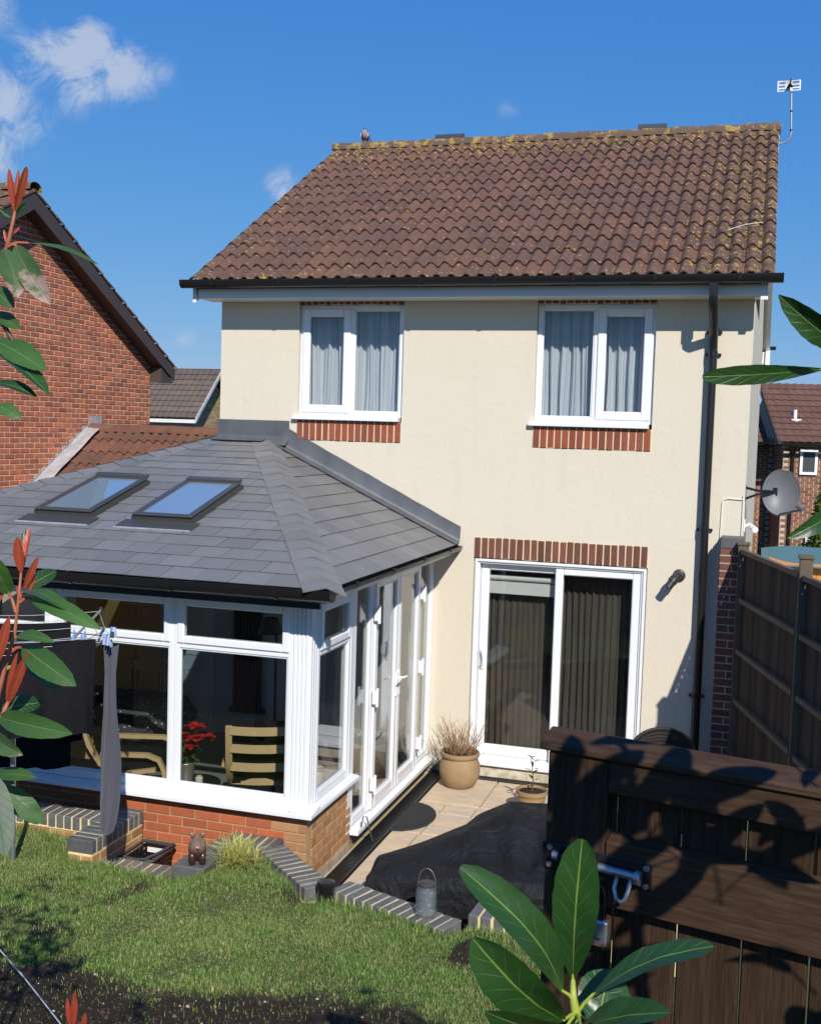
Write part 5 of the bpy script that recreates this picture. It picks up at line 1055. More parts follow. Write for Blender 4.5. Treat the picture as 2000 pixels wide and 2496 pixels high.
# black basket in the sunken well
bk_ = thing('basket', (1.32, -3.72, 0), 'black plastic basket with a handle in the well below the brick wall', 'basket')
q = B(); q.box(1.20, 1.42, -3.90, -3.56, -.02, .0)
for j in range(5):
    z = .03+.042*j; g_ = .004*j; rect_frame2 = [(1.20-g_, 1.42+g_, -3.90-g_, -3.893-g_), (1.20-g_, 1.42+g_, -3.567+g_, -3.56+g_), (1.20-g_, 1.207-g_, -3.90, -3.56), (1.413+g_, 1.42+g_, -3.90, -3.56)]
    for a_, c_, d__, e_ in rect_frame2: q.box(a_, c_, d__, e_, z, z+.026)
for x, y in [(1.2+.044*i, yy) for i in range(6) for yy in (-3.90, -3.56)]+[(xx, -3.9+.057*i) for i in range(7) for xx in (1.2, 1.42)]: q.box(x-.006, x+.006, y-.006, y+.006, 0, .235)
q.out('basket_body', k('black_plastic'), bk_)
rim = [(1.18, -3.92), (1.44, -3.92), (1.455, -3.905), (1.455, -3.555), (1.44, -3.54), (1.18, -3.54), (1.165, -3.555), (1.165, -3.905), (1.18, -3.92)]; B().tube([(x, y, .245) for x, y in rim], .014, 8).out('rim', k('dark_grey'), bk_, 40)
B().tube([(1.455, -3.56, .255), (1.48, -3.62, .285), (1.47, -3.80, .285), (1.40, -3.93, .262), (1.30, -3.94, .250)], .011, 8).out('handle', k('dark_grey'), bk_, 40); B().box(1.22, 1.40, -3.575, -3.57, .17, .21).out('label_plate', k('white_paint'), bk_)
# ------------------------------------------------------------------ rotary airer and washing
air = thing('rotary_airer', (.644, -4.52, .35), 'galvanised rotary clothes airer on the lawn at the left edge', 'airer')
PX, PY = .650, -4.53
B().tube([(PX, PY, .2), (PX, PY, 2.02)], .020, 12).out('pole', k('galvanised'), air, 40); B().tube([(PX, PY, 1.50), (PX, PY, 1.60)], .034, 12).out('hub', k('dark_grey'), air, 40)
tips = [Vector((1.60, -4.74, 2.17)), Vector((.86, -3.72, 2.14)), Vector((-.25, -4.35, 2.14)), Vector((.46, -5.35, 2.14))]
for t in tips: B().tube([(PX, PY, 1.56), t], .010, 8).out('arm', k('galvanised'), air, 40); B().tube([t-Vector((0, 0, .02)), t+Vector((0, 0, .02))], .013, 8).out('arm_cap', k('dark_grey'), air, 40)
for f_ in (.55, .68, .8, .9, .98):
    pts = []
    for i in range(4):
        a, c = [Vector((PX, PY, 1.56)).lerp(tips[j % 4], f_) for j in (i, i+1)]
        pts += [a.lerp(c, j/5)-Vector((0, 0, .03*math.sin(math.pi*j/5))) for j in range(5)]
    pts.append(pts[0]); B().tube(pts, .0025, 4, False).out('line', k('rope'), air)
def cloth(name, a, c, h, mat, label, cat, seed, folds=5, amp=.02, th=.012, flare=0., taper=0., group=None):
    a = Vector(a); c = Vector(c); d = (c-a).normalized(); n_ = Vector((d.y, -d.x, 0)).normalized(); rg = random.Random(seed); ph = [rg.uniform(0, 6.28) for _ in range(4)]; L = (c-a).length; b_ = B()
    def fn(off):
        def f(u, v):
            uu = u-.5; w = L*(1+flare*v); mid = (a+c)/2
            return mid+d*(w*uu)+n_*(off*(1-.6*abs(2*uu)**4)+amp*v*(math.sin(u*folds*6.28+ph[0]+v)+.5*math.sin(u*folds*11+ph[1]))+.03*v*math.sin(v*3+ph[2]))-Vector((0, 0, 1))*(h*v*(1-.008*math.cos(u*9+ph[3]))+.02*math.sin(math.pi*u))
        return f
    b_.grid(fn(-th), 40, 26); b_.grid(fn(th), 40, 26); return tag(b_.out(name, mat, None, True), label, cat, group)
cloth('jumper', (.60, -5.02, 2.10), (1.50, -4.79, 2.14), .66, k('black_fabric'), 'large black garment pegged on the airer line', 'garment', 2, 3, .035)
tw = [(0, .105), (.15, .075), (.35, .085), (.5, .115), (.62, .135), (.85, .135), (.95, .115), (1, .085)]; tr_ = B()
def trf(off):
    def f(u, v):
        w = lerp_pts(v, tw); x = 1.562+w*(u-.5)+.012*math.sin(v*4+.5); z = 2.09-1.33*v+.012*math.sin(u*7); crease = .016*math.exp(-((u-.55)/.07)**2)+.010*math.sin(u*14+v*5)*(.4+v)+.02*math.sin(v*6)
        return (x, -4.70+.3*(x-1.562)+off*(1-abs(2*u-1)**3)-crease, z)
    return f
tr_.grid(trf(-.022), 40, 40); tr_.grid(trf(.022), 40, 40); tag(tr_.out('trousers', k('grey_fabric'), None, True), 'long grey trousers hanging from the end of the airer', 'garment')
cloth('black_vest', (.95, -4.55, 1.62), (1.22, -4.50, 1.64), .30, k('black_fabric'), 'narrow black vest hanging low behind the large black garment', 'garment', 5, 2, .012)
cloth('black_sleeve', (.70, -4.60, 1.72), (.92, -4.55, 1.72), .34, k('black_fabric'), 'black sleeve hanging below the large garment near the pole', 'garment', 15, 2, .012)
cloth('shade_cloth', (-.10, -4.25, 2.06), (.72, -3.92, 2.06), 1.15, k('black_fabric'), 'long black cloth added on the back line of the airer to shade the conservatory front', 'garment', 6, 4, .02)  # extra garment added for the shadow it throws on the conservatory front
pk = [(1.40, -4.81, 2.135, 'blue clothes peg at the right end of the large black garment'), (.84, -4.96, 2.115, 'pale blue clothes peg on the left part of the large black garment'), (1.20, -4.60, 2.12, 'bright blue clothes peg behind the large black garment'), (1.565, -4.70, 2.10, 'clothes peg gripping the top of the grey trousers'), (1.30, -4.62, 2.12, 'clothes peg beside the bright blue peg on the airer')]
for i in range(9): pk.append((1.50+.018*i-.1*(i % 2), -4.70-.02*i+.25*(i % 2), 2.135+.004*i, 'clothes peg in the bunch near the end of the airer arms'))
for x, y, z, lb in pk: tag(B().prism([(x-.006, y-.012, z-.045), (x+.006, y-.012, z-.045), (x+.004, y, z+.028), (x-.004, y, z+.028)], (0, .006, 0)).prism([(x-.006, y+.012, z-.045), (x+.006, y+.012, z-.045), (x+.004, y+.002, z+.028), (x-.004, y+.002, z+.028)], (0, .006, 0)).out('clothes_peg', k('blue_peg'), None), lb, 'peg', 'clothes pegs on the airer')
tag(B().tube([P(-10, 2305, 5.9), P(60, 2385, 5.6), P(150, 2500, 5.2)], .0035, 6).out('rope', k('rope'), None), 'pale rope stretched across the bottom left corner of the lawn', 'rope')
# ------------------------------------------------------------------ conservatory furniture
def armchair(label, M, seed):
    t = thing('armchair', M.translation, label, 'armchair', 'bentwood armchairs in the conservatory')
    for sx in (-1, 1):
        for nm, pts in (('back_rail', [(-.40, .96), (-.36, .80), (-.30, .62), (-.20, .46), (-.08, .385), (.05, .38), (.30, .42)]), ('arm', [(-.30, .02), (.25, .02), (.36, .06), (.40, .18), (.39, .42), (.34, .52), (.24, .56), (-.18, .56)])):
            b_ = B(); xx = sx*(.255 if nm == 'back_rail' else .30); pp = [Vector((xx, y, z)) for y, z in pts]; V = []; wd, th = .028, .018
            for i, p in enumerate(pp):
                tg = (pp[min(i+1, len(pp)-1)]-pp[max(i-1, 0)]).normalized(); nn = Vector((1, 0, 0)).cross(tg); V += [p+Vector((wd*c, 0, 0))+nn*(th*e) for c, e in ((-1, -1), (1, -1), (1, 1), (-1, 1))]
            m = len(pp); b_.add(V, [(4*i+j, 4*i+(j+1) % 4, 4*(i+1)+(j+1) % 4, 4*(i+1)+j) for i in range(m-1) for j in range(4)]+[(3, 2, 1, 0), (4*m-4, 4*m-3, 4*m-2, 4*m-1)]); b_.out(nm, k('birch'), t, 40, M=M)
    for y, z in ((-.398, .925), (-.355, .76), (-.285, .58), (-.15, .42)):
        b_ = B(); b_.grid(lambda u, v: (-.245+.49*u, y-.035*math.sin(math.pi*u)-.012, z-.035+.07*v), 10, 1); b_.grid(lambda u, v: (-.245+.49*u, y-.035*math.sin(math.pi*u)+.008, z-.035+.07*v), 10, 1); b_.out('back_slat', k('birch'), t, 40, M=M)
    b_ = B(); b_.grid(lambda u, v: (-.235+.47*u, -.36+.16*(1-v)**1.2+.08+.03*math.sin(math.pi*u), .42+.56*v), 10, 12); b_.grid(lambda u, v: (-.235+.47*u, -.36+.16*(1-v)**1.2+.015, .42+.56*v), 10, 12); b_.box(-.24, .24, -.18, .36, .40, .48); b_.out('cushion', k('black_fabric'), t, 60, M=M)
    return t
armchair('bentwood armchair seen from behind near the conservatory corner post', T(1.70, -2.46, .12) @ Matrix.Rotation(math.radians(21), 4, 'Z'), 1)
armchair('bentwood armchair seen from the side behind the grey trousers', T(.42, -2.52, .12) @ Matrix.Rotation(math.radians(-74), 4, 'Z'), 2)
stb = thing('side_table', (1.20, -2.72, .12), 'small dark round side table between the two armchairs', 'side table')
B().lathe([(0, 0), (.22, 0), (.225, .012), (.22, .022), (0, .022)], (1.20, -2.74, .478), 32).out('table_top', k('black_plastic'), stb, 40)
for i in range(3): B().tube([(1.20+.12*math.cos(2.1*i), -2.74+.12*math.sin(2.1*i), .48), (1.20+.17*math.cos(2.1*i), -2.74+.17*math.sin(2.1*i), .12)], .012, 8).out('leg', k('black_plastic'), stb)
po = thing('poinsettia', (1.10, -2.72, .50), 'red poinsettia in a silver pot on the side table', 'potted plant')
B().lathe([(0, 0), (.062, 0), (.080, .15), (.083, .155), (.080, .16), (.072, .15), (0, .14)], (1.10, -2.72, .501), 28).out('pot', k('silver'), po, 40)
rg = random.Random(21)
for i in range(15):
    a = i*2.39; r = .165*math.sqrt((i+.5)/15); h = Vector((1.17+r*math.cos(a)*1.0, -2.72+r*math.sin(a)*.9, .96+.05*math.cos(i)-.6*r)); B().tube([(1.10, -2.72, .64), (1.10+.4*(h.x-1.10), -2.72+.4*(h.y+2.72), .80), h], [.005, .004, .003], 5).out('stem', k('poinsettia_green'), po)
    for j in range(7):
        b_ = a+j*.9; d = Vector((math.cos(b_), math.sin(b_), rg.uniform(-.25, .35))); ob('petal', leaf_mesh(h, h+d*rg.uniform(.065, .10), .052, (0, 0, 1), 0, .15, .1, 1, k('red_petal'), nl=5, nw=1), po)
for i in range(14):
    a = i*2.39; d = Vector((math.cos(a), math.sin(a), .1)); h = Vector((1.10, -2.72, .68+.012*i)); ob('leaf', leaf_mesh(h+d*.03, h+d*.14, .06, (0, 0, 1), 0, .15, .1, 1, k('poinsettia_green'), nl=5, nw=1, droop=.3), po)
tag(B().lathe([(0, 0), (.03, 0), (.034, .01), (.034, .06), (.024, .066), (.024, .075), (0, .075)], (1.27, -2.80, .501), 20).out('candle_jar', k('cream_ceramic'), None, 40), 'small cream jar on the dark side table', 'jar')
ob_ = thing('oil_burner', (2.40, -2.92, .70), 'cream ceramic oil burner on the inner window ledge', 'oil burner')
B().box(2.30, 2.478, -3.30, -2.56, .672, .70).out('window_ledge', k('white_upvc'), cons); B().lathe([(0, 0), (.05, 0), (.058, .03), (.05, .075), (.038, .09), (.06, .10), (.062, .112), (.055, .112), (.03, .10), (0, .10)], (2.41, -2.90, .701), 28).out('burner_body', k('cream_ceramic'), ob_, 50); B().lathe([(0, 0), (.02, 0), (.02, .003), (0, .004)], (0, 0, 0), 16, Matrix.Rotation(math.pi/2, 4, 'X')).out('vent_hole', k('brown_board'), ob_, M=T(2.41, -2.957, .74) @ Matrix.Rotation(.2, 4, 'X'))
fl = thing('floor_lamp', (1.62, -2.0, .12), 'thin black floor lamp pole behind the corner armchair', 'floor lamp'); B().tube([(1.62, -2, .13), (1.62, -2, 1.75), (1.58, -1.98, 1.80)], .013, 8).out('pole', k('black_plastic'), fl); B().lathe([(0, 0), (.13, 0), (.13, .015), (0, .02)], (1.62, -2, .12), 24).out('base', k('black_plastic'), fl, 40); B().lathe([(.12, 0), (.07, .14), (.066, .14), (.116, 0)], (1.55, -1.97, 1.72), 20).out('lamp_shade', k('dark_grey'), fl, 40)
rad = thing('radiator', (.43, -.05, .4), 'tall black column radiator on the inner wall', 'radiator')
for i in range(8): B().box(.26+.043*i, .26+.043*i+.034, -.085, -.035, .44, 1.75).out('radiator_column', k('dark_grey'), rad, bevel=.004)
B().box(.22, .64, -.075, -.0142, .40, .455).out('bracket', k('dark_grey'), rad)
dtb = thing('dining_table', (-.2, -1.7, .12), 'dining table under a dark spotted cloth', 'table')
B().box(-.85, .30, -2.05, -1.25, .82, .85).out('table_top', k('pine'), dtb)
for x in (-.78, .23):
    for y in (-1.98, -1.32): B().box(x-.035, x+.035, y-.035, y+.035, .12, .82).out('leg', k('pine'), dtb)
q = B()
def tfn(u, v):
    U = (u-.5)*1.5; Vv = (v-.5)*1.6; cx, cy = max(-.5, min(.5, U)), max(-.5, min(.5, Vv)); ov = max(abs(U)-.5, abs(Vv)-.5, 0); return (-.275+1.17*cx+(.04*math.sin(Vv*20)+.05)*min(1, ov*8)*(1 if U > .5 else (-1 if U < -.5 else 0)), -1.65+.82*cy+(.03*math.sin(U*25)+.04)*min(1, ov*8)*(1 if Vv > .5 else (-1 if Vv < -.5 else 0)), .856-ov*1.0)
q.grid(tfn, 44, 40); tag(q.out('tablecloth', k('dotted_cloth'), None, True), 'dark grey spotted cloth over the dining table', 'tablecloth')
def dining_chair(label, M):
    t = thing('dining_chair', M.translation, label, 'chair', 'pine dining chairs in the conservatory'); 
    for sx in (-.2, .2):
        B().box(sx-.018, sx+.018, -.218, -.182, 0, .95).out('back_leg', k('pine'), t, M=M); B().box(sx-.018, sx+.018, .182, .218, 0, .44).out('front_leg', k('pine'), t, M=M)
    B().box(-.22, .22, -.22, .22, .44, .47).out('seat', k('pine'), t, M=M); B().box(-.182, .182, -.215, -.19, .84, .94).out('top_rail', k('pine'), t, M=M); B().box(-.182, .182, -.215, -.19, .55, .60).out('lower_rail', k('pine'), t, M=M)
    for i in range(5): B().box(-.15+.07*i, -.12+.07*i, -.21, -.195, .60, .84).out('spindle', k('pine'), t, M=M)
dining_chair('pine dining chair seen beyond the spotted tablecloth', T(-.40, -1.02, .12) @ Matrix.Rotation(math.pi, 4, 'Z')); dining_chair('pine dining chair behind the hanging black garment at far left', T(-.62, -2.55, .12)); dining_chair('pine dining chair between the black garments and the armchair', T(-.05, -2.50, .12) @ Matrix.Rotation(.2, 4, 'Z'))
cb = thing('pine_dresser', (-.75, -.6, .12), 'tall pine dresser inside the conservatory', 'dresser'); B().box(-1.35, -.55, -.75, -.30, .12, 1.95).out('carcass', k('pine'), cb, bevel=.01); B().box(-1.32, -.97, -.765, -.751, .2, 1.88).out('door', k('pine'), cb, bevel=.004); B().box(-.93, -.58, -.765, -.751, .2, 1.88).out('door', k('pine'), cb, bevel=.004); B().box(-1.40, -.50, -.79, -.28, 1.951, 1.99).out('cornice', k('pine'), cb, bevel=.008)
# ------------------------------------------------------------------ foreground plants
VC = lambda p: (CAMP-p).normalized()
def leafpx(plant, b0, b1, wpx, d0, d1, mat, roll=0., fold=.25, curl=.08, shape=1., wav=0., stem=None, droop=0.):
    P0 = P(b0[0], b0[1], d0); P1 = P(b1[0], b1[1], d1); w = wpx/FPX*(d0+d1)/2/max(.35, abs(math.cos(roll)))
    o = ob('leaf', leaf_mesh(P0, P1, w, VC((P0+P1)/2), roll, fold, curl, shape, k(mat), wav, 18, 4, droop), plant)
    if stem is not None: B().tube([P(stem[0], stem[1], stem[2]), (P(stem[0], stem[1], stem[2])+P0)/2+Vector((0, 0, .002)), P0, P0+(P1-P0)*.06], [.0022, .0018, .0016, .001], 6).out('leaf_stalk', k('stem_red' if 'photinia' in mat or 'red' in mat or 'dry' in mat else 'stem_green'), plant, 40)
    return o
c1 = lambda x, y: (1140+.3588*x, 2030+.3588*y)
gb = Vector((5.60, -10.22, lawn_z(5.6, -10.2)-.05))
la = thing('laurel_sprig', gb, 'glossy green laurel shoot in the lower right foreground', 'plant')
st0 = P(1405, 2560, 1.19); B().tube([gb, Vector((5.61, -10.23, 2.5)), st0, P(*c1(735, 1240), 1.19), P(*c1(715, 1130), 1.19), P(*c1(712, 1000), 1.195)], [.011, .009, .0062, .0055, .0042, .0024], 10).out('stem', k('stem_green'), la, True)
nd = (*c1(722, 1150), 1.19); nd2 = (*c1(738, 1230), 1.19)
leafpx(la, c1(712, 990), c1(778, 44), 112, 1.195, 1.16, 'laurel_leaf', .22, .22, .05, 1.3, 0., nd)
leafpx(la, c1(640, 1075), c1(-55, 235), 92, 1.185, 1.12, 'laurel_leaf', -.45, .34, .14, 1.25, .05, nd)
leafpx(la, c1(650, 1275), c1(35, 720), 118, 1.17, 1.10, 'laurel_leaf', .42, .34, .10, 1.25, .05, nd2)
leafpx(la, c1(848, 1100), c1(1668, 775), 56, 1.185, 1.16, 'laurel_leaf', .85, .22, .09, 1.25, .04, nd2)
leafpx(la, c1(870, 1330), c1(960, 930), 128, 1.23, 1.27, 'laurel_leaf', -.1, .2, .02, 1.1, .03, nd2)
leafpx(la, c1(660, 1330), c1(115, 1215), 62, 1.17, 1.07, 'laurel_leaf', .75, .25, .06, 1.1, .03, nd2)
leafpx(la, c1(770, 1330), c1(1375, 1225), 66, 1.15, 1.06, 'laurel_leaf', .7, .35, .05, 1.1, .05, nd2)
leafpx(la, c1(740, 1400), c1(900, 1480), 80, 1.16, 1.05, 'laurel_leaf', .3, .25, .05, 1.1, .05)
# laurel shrub just outside the right edge, three leaves reaching into the picture
sb = Vector((6.12, -9.95, lawn_z(6.12, -9.95)-.05))
ls = thing('laurel_shrub', sb, 'laurel shrub whose leaves reach in from the right edge', 'shrub')
B().tube([sb, Vector((6.10, -9.97, 2.6)), Vector((6.06, -9.99, 3.2)), Vector((6.00, -10.0, 3.75)), Vector((5.98, -9.98, 4.0))], [.02, .017, .013, .008, .004], 10).out('stem', k('stem_brown'), ls, True)
leafpx(ls, (2012, 899), (1711, 918), 48, 1.32, 1.28, 'laurel_leaf', .25, .14, .03, 1.6, .03, (2100, 930, 1.33)); leafpx(ls, (2060, 850), (1897, 719), 66, 1.28, 1.25, 'laurel_leaf', .2, .4, .10, .95, .03); leafpx(ls, (2030, 1240), (1918, 1312), 46, 1.24, 1.2, 'laurel_leaf', .3, .3, .16, .9, .03)
rg = random.Random(3)
def stray(plant, cx, cy, cz, sx, sy, sz, n_, L0, L1, mat, keep, seed, up=(0, 0, 1)):
    rg = random.Random(seed); m = 0; tries = 0
    while m < n_ and tries < n_*30:
        tries += 1; p = Vector((rg.gauss(cx, sx), rg.gauss(cy, sy), rg.gauss(cz, sz))); a = rg.uniform(0, 6.28); L = rg.uniform(L0, L1); d = Vector((math.cos(a), math.sin(a), rg.uniform(-.3, .7))).normalized()*L
        if not keep(p) or not keep(p+d) or p.z < lawn_z(p.x, p.y)+.1: continue
        ob('leaf', leaf_mesh(p, p+d, L*rg.uniform(.3, .38), up, rg.uniform(-.8, .8), .25, .08, .9, k(mat), .03, 7, 2, .1), plant); B().tube([p, p-d*.35-Vector((0, 0, .03))], .002, 4, False).out('leaf_stalk', k('stem_brown'), plant) if m % 3 == 0 else None; m += 1
def outR(p):
    px, py, z = proj(p); return z < .2 or px > 2045
stray(ls, 6.12, -9.80, 3.50, .10, .18, .22, 40, .11, .16, 'laurel_leaf', outR, 5)
for lx, lz, s_, an, L in ((.03, 2.90, 1.05, 1.3, .15), (.06, 2.80, 1.0, .4, .16), (.12, 2.90, .95, .5, .15), (.16, 2.86, .9, 2.4, .15), (.25, 2.93, .8, .9, .16), (.31, 2.87, .8, 1.9, .17), (.36, 2.82, .75, .6, .15), (.38, 2.94, .7, .1, .15), (.26, 2.68, .85, .5, .13), (.03, 2.66, 1.05, 1.5, .15), (.08, 2.58, 1.05, 1.2, .15), (.04, 2.50, 1.1, .7, .15), (.54, 2.46, .7, .8, .14), (.15, 2.52, 1.05, .2, .13), (.20, 2.76, .9, .3, .14)):
    c = GM @ Vector((lx, 0, lz))-LDIR*(s_*1.40); sx_ = LDIR.cross(Vector((0, 0, 1))).normalized(); sy_ = sx_.cross(LDIR); d = (sx_*math.cos(an)+sy_*math.sin(an))*L
    if outR(c-d*.5) and outR(c+d*.5): ob('leaf', leaf_mesh(c-d*.5, c+d*.5, L*.42, -LDIR, .25, .2, .05, .85, k('laurel_leaf'), .03, 10, 3), ls); B().tube([c-d*.5, c-d*.8-Vector((0, 0, .05))], .0022, 5, False).out('leaf_stalk', k('stem_green'), ls)
    else: print('skip leaf', lx, lz, [proj(q_)[0] for q_ in (c-d*.5, c+d*.5)])
# photinia at the left edge
z_ = lambda x, y: (.2412*x, 1230+.2412*y); y_ = lambda x, y: (.325*x, 400+.325*y); w_ = lambda x, y: (.2134*x, 1700+.2134*y)
pb = P(-150, 2900, 1.6); pb.z = lawn_z(pb.x, pb.y)-.05
ph = thing('photinia_shrub', pb, 'photinia shrub with red shoots along the left edge', 'shrub')
D = 1.28
B().tube([pb, P(-140, 2300, 1.4), P(-60, 1900, D), P(*z_(0, 1850), D), P(*z_(60, 1610), D), P(*z_(110, 1430), D), P(*z_(150, 1300), D), P(*z_(172, 1080), D), P(*z_(188, 950), D), P(*z_(212, 690), D)], [.012, .008, .0045, .0028, .0024, .0022, .0020, .0019, .0018, .0014], 8).out('stem', k('stem_red'), ph, True)
B().tube([pb, P(-190, 1900, 1.45), P(-120, 1200, 1.4), P(-20, 700, 1.35), P(*y_(60, 600), 1.33), P(*y_(100, 420), 1.33), P(*y_(112, 350), 1.33)], [.012, .010, .007, .0034, .0026, .0022, .0015], 8).out('stem', k('stem_red'), ph, True)
B().tube([P(-70, 690, 1.36), P(*y_(0, 1160), 1.34), P(*y_(60, 1260), 1.33), P(*y_(130, 1380), 1.33)], [.004, .0032, .0028, .002], 6).out('stem', k('stem_brown'), ph, True)
B().tube([P(-60, 1900, D), P(-30, 1790, D), P(*z_(30, 2120), D), P(*z_(85, 1990), D)], [.005, .004, .003, .002], 6).out('stem', k('stem_red'), ph, True)
R_ = 'red_leaf'; G_ = 'photinia_leaf'
leafpx(ph, z_(215, 690), z_(176, 322), 25, D, D-.01, R_, .2, .5, .02, 1.1); leafpx(ph, z_(232, 660), z_(306, 228), 16, D+.01, D+.02, R_, .6, .5, .02, 1.1); leafpx(ph, z_(236, 640), z_(252, 240), 14, D+.02, D+.03, 'laurel_leaf', .4, .5, .02, 1.1)
leafpx(ph, z_(240, 860), z_(392, 520), 17, D, D-.01, R_, .1, .5, .04, 1.); leafpx(ph, z_(290, 900), z_(370, 690), 9, D, D, R_, .3, .4, .03, 1.); leafpx(ph, z_(190, 930), z_(170, 820), 8, D, D, R_, 0., .3, .02)
leafpx(ph, z_(225, 890), z_(670, 1065), 26, D, D-.05, G_, .9, .2, .10, 1., .0, (*z_(200, 950), D)); leafpx(ph, z_(310, 940), z_(1025, 1262), 46, D, D-.06, G_, .15, .28, .14, 1.05, 0., (*z_(200, 990), D)); leafpx(ph, z_(165, 1340), z_(545, 1392), 27, D, D-.04, G_, .5, .2, .12, 1., 0., (*z_(150, 1350), D))
leafpx(ph, z_(230, 1440), z_(768, 1832), 64, D, D-.05, G_, -.05, .22, .10, 1.05, .02, (*z_(110, 1490), D)); leafpx(ph, z_(260, 1640), z_(580, 1892), 22, D+.03, D+.05, 'laurel_leaf', .6, .2, .03, 1., 0., (*z_(75, 1650), D)); leafpx(ph, z_(285, 830), z_(568, 670), 38, D+.05, D+.08, 'laurel_leaf', .3, .2, .05, .9)
leafpx(ph, z_(95, 900), z_(-120, 480), 50, D, D-.03, G_, .2, .2, .05, .9, 0., (*z_(160, 1090), D)); leafpx(ph, z_(-40, 1620), z_(95, 1130), 26, D-.02, D-.03, R_, .1, .3, .04, 1.); leafpx(ph, z_(85, 2010), z_(292, 1488), 24, D, D-.02, R_, .2, .55, .03, 1.); leafpx(ph, z_(70, 2000), z_(180, 1490), 14, D+.01, D, R_, .5, .55, .02, 1.); leafpx(ph, z_(-30, 990), z_(38, 890), 10, D, D, R_, .2, .4, .02)
leafpx(ph, w_(-15, 222), w_(825, 415), 58, D, D-.05, G_, -.12, .2, .10, .95, .03); leafpx(ph, w_(20, 130), w_(480, 60), 44, D+.02, D+.05, 'laurel_leaf', .3, .2, .05, .95)
leafpx(ph, w_(-80, 440), w_(262, 660), 46, D-.02, D-.05, 'dry_leaf', -.3, .5, .12, .9, .08); leafpx(ph, w_(-40, 880), w_(415, 915), 34, D, D-.03, G_, .3, .25, .08, .95); leafpx(ph, w_(-60, 960), w_(170, 985), 20, D+.01, D, G_, .6, .25, .05, .95)
leafpx(ph, w_(-10, 1010), w_(492, 1438), 56, D+.02, D+.02, G_, .1, .2, .06, 1., .03); leafpx(ph, w_(-90, 880), w_(60, 1820), 66, D-.06, D-.09, 'dry_leaf', 2.9, .15, .04, .9, .03)
leafpx(ph, y_(108, 360), y_(68, 30), 15, 1.33, 1.32, R_, .2, .5, .02, 1.1); leafpx(ph, y_(112, 360), y_(200, 18), 19, 1.33, 1.31, R_, -.1, .5, .03, 1.25); leafpx(ph, y_(120, 350), y_(140, 40), 12, 1.34, 1.34, R_, .3, .4, .02, 1.1); leafpx(ph, y_(125, 380), y_(205, 290), 14, 1.33, 1.32, 'laurel_leaf', .4, .4, .03)
leafpx(ph, y_(85, 400), y_(-10, 330), 9, 1.33, 1.33, G_, .3, .3, .02); leafpx(ph, y_(100, 520), y_(150, 470), 7, 1.33, 1.33, R_, .3, .3, .02); leafpx(ph, y_(55, 600), y_(30, 490), 7, 1.33, 1.33, R_, .3, .3, .02)
leafpx(ph, y_(120, 610), y_(378, 1050), 58, 1.33, 1.29, 'dry_leaf', -.25, .3, .10, 1.1, .05, (*y_(60, 620), 1.33)); leafpx(ph, y_(30, 640), y_(130, 1005), 60, 1.33, 1.29, 'dry_leaf', .3, .3, .10, 1.1, .05); leafpx(ph, (66, 592), (240, 645), 10, 1.34, 1.30, G_, 1.1, .2, .06, 1.1, 0., (*y_(60, 610), 1.33))
leafpx(ph, y_(-60, 930), y_(105, 1080), 44, 1.33, 1.31, G_, .2, .25, .08); leafpx(ph, y_(-30, 1120), y_(150, 1240), 34, 1.34, 1.32, G_, .3, .25, .06); leafpx(ph, y_(-40, 1320), y_(345, 1548), 60, 1.34, 1.30, G_, .35, .25, .05, 1.1, .02); leafpx(ph, y_(-50, 1390), y_(365, 1725), 34, 1.33, 1.29, 'laurel_leaf', .9, .3, .05, 1.1); leafpx(ph, y_(-50, 1640), y_(275, 1745), 24, 1.33, 1.31, 'laurel_leaf', .8, .3, .08); leafpx(ph, y_(-20, 1810), y_(162, 1905), 34, 1.33, 1.32, G_, .2, .2, .08)
B().tube([P(-150, 2600, 1.5), P(80, 2560, 1.42), P(172, 2500, 1.42)], [.004, .003, .002], 6).out('stem', k('stem_red'), ph, True)
for a, c, w in (((170, 2500), (164, 2432), 12), ((176, 2500), (184, 2412), 13), ((180, 2502), (187, 2436), 12), ((205, 2510), (208, 2468), 14), ((196, 2505), (192, 2490), 10)): leafpx(ph, a, c, w, 1.42, 1.41, R_, .2, .4, .03)
def outL(p):
    px, py, z = proj(p); return z < .3 or px < -40 or py > 2560
stray(ph, 4.35, -10.0, 2.75, .25, .35, .40, 80, .07, .10, G_, outL, 10)
s2 = Vector((3.35, -8.75, lawn_z(3.35, -8.75)-.05)); ph2 = thing('photinia_shrub', s2, 'leafy shrub standing just outside the left edge, shading the lawn', 'shrub')
for i in range(9):
    a = i*.7; e = Vector((3.40+.34*math.cos(a), -8.68+.34*math.sin(a), 2.75+.35*math.sin(i*2.1)))
    if outL(e): B().tube([s2, s2.lerp(e, .45)+Vector((0, 0, .25)), e], [.014, .009, .003], 6).out('stem', k('stem_brown'), ph2, True)
stray(ph2, 3.38, -8.62, 2.70, .30, .32, .34, 230, .08, .12, G_, outL, 9)
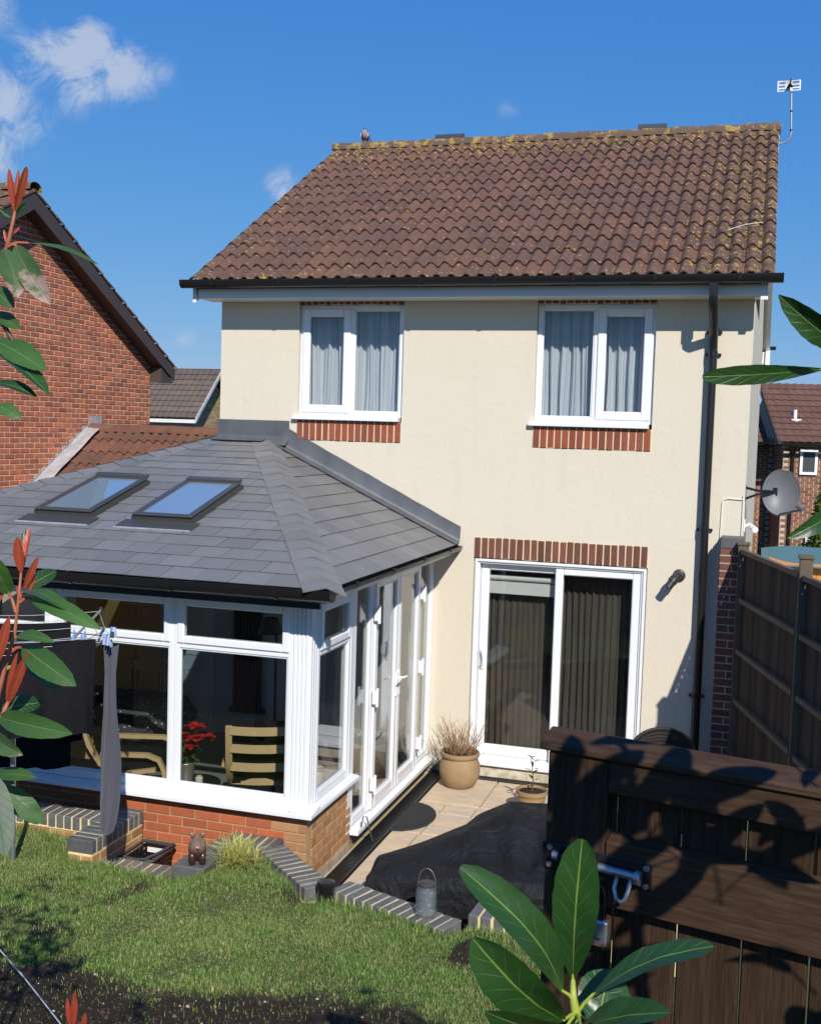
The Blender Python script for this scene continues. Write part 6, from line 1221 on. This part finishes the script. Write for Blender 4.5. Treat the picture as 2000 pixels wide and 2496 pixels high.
# ------------------------------------------------------------------ grass
Nb = 150000
rs = np.random.RandomState(12); X = rs.uniform(.2, 4.8, Nb*2); Y = rs.uniform(-7.0, -3.85, Nb*2)
ok = np.zeros(Nb*2, bool); soil = np.zeros(Nb*2); ed = np.interp(X, [e[0] for e in EDGE], [e[1] for e in EDGE])
ok = Y < ed-.004
gxx = np.linspace(0, 5, 126); gyy = np.linspace(-7.2, -3.8, 86); SG = np.array([[soil_f(x, y) for x in gxx] for y in gyy])
ix = np.clip((X-gxx[0])/(gxx[1]-gxx[0]), 0, 124.99).astype(int); iy = np.clip((Y-gyy[0])/(gyy[1]-gyy[0]), 0, 84.99).astype(int); soil = SG[iy, ix]
ok &= rs.rand(Nb*2) > np.clip(soil*1.0, 0, .955)
PXX = np.array([X-CAMP.x, Y-CAMP.y, np.full_like(X, .45)-CAMP.z]); zc = PXX.T @ np.array(FW); pxs = 1000+FPX*(PXX.T @ np.array(RT))/zc; pys = 1248-FPX*(PXX.T @ np.array(UP))/zc
ok &= (pxs > -60) & (pxs < 1500) & (pys < 2620)
X, Y, soil, ed = X[ok], Y[ok], soil[ok], ed[ok]; n_ = len(X)
Zl = np.array([lawn_z(x, y) for x, y in zip(X, Y)])
clump = np.array([mnoise.noise(Vector((x*3.1, y*3.1, 5))) for x, y in zip(X, Y)]); edge_d = ed-Y
H = rs.uniform(.010, .032, n_)*(1+.9*np.clip(clump, -.5, 1))+rs.uniform(0, .065, n_)*np.exp(-edge_d/.13)*(rs.rand(n_) < .8)
A = rs.uniform(0, 6.283, n_); lean = rs.uniform(.1, .9, n_)*H; wd = rs.uniform(.0012, .0026, n_)
dxx, dyy = np.cos(A), np.sin(A); o = np.stack([X, Y, Zl-.004], 1); d3 = np.stack([dxx, dyy, 0*dxx], 1); s3 = np.stack([-dyy, dxx, 0*dxx], 1)*wd[:, None]; up3 = np.array([0, 0, 1.])
m = o+d3*(lean*.35)[:, None]+up3*(H*.6)[:, None]; t = o+d3*lean[:, None]+up3*(H*(1-.12*rs.rand(n_)))[:, None]
V = np.stack([o-s3, o+s3, m-s3*.8, m+s3*.8, t], 1).reshape(-1, 3); base = (np.arange(n_)*5)[:, None]
gm = bpy.data.meshes.new('grass'); quads = (base+np.array([[0, 1, 3, 2]])); tris = (base+np.array([[2, 3, 4]]))
gm.vertices.add(len(V)); gm.vertices.foreach_set('co', V.astype(np.float32).ravel()); nl = 7*n_; gm.loops.add(nl); gm.polygons.add(2*n_)
gm.loops.foreach_set('vertex_index', np.concatenate([quads.ravel(), tris.ravel()]).astype(np.int32)); gm.polygons.foreach_set('loop_start', np.concatenate([np.arange(n_)*4, 4*n_+np.arange(n_)*3]).astype(np.int32))
gm.materials.append(k('grass_blade')); gm.update(calc_edges=True); gm.validate()
tag(ob('grass', gm), 'short patchy green grass covering the sloping lawn', 'grass', kind='stuff')
# clods and pebbles on the bare soil
q = B(); rg = random.Random(8); cnt = 0
while cnt < 900:
    x, y = rg.uniform(1.6, 4.6), rg.uniform(-6.9, -5.0)
    if rg.random() > soil_f(x, y): continue
    r = rg.uniform(.004, .014)*(1.6 if rg.random() < .1 else 1); z = lawn_z(x, y); V = [Vector(v)*r*rg.uniform(.7, 1.2)+Vector((x, y, z)) for v in ((1, 0, 0), (-1, 0, 0), (0, 1, 0), (0, -1, 0), (0, 0, .9), (0, 0, -.6))]
    q.add(V, [(0, 2, 4), (2, 1, 4), (1, 3, 4), (3, 0, 4), (2, 0, 5), (1, 2, 5), (3, 1, 5), (0, 3, 5)]); cnt += 1
n = N('clod'); n.done(n.bsdf(n.mix(n.ss(n.isl, .93, .95), n.mix(n.isl, (.03, .02, .013), (.075, .05, .033)), (.42, .36, .30)), .95))
tag(q.out('soil_clods', k('clod')), 'loose soil clods and small stones on the bare bed', 'soil', kind='stuff')
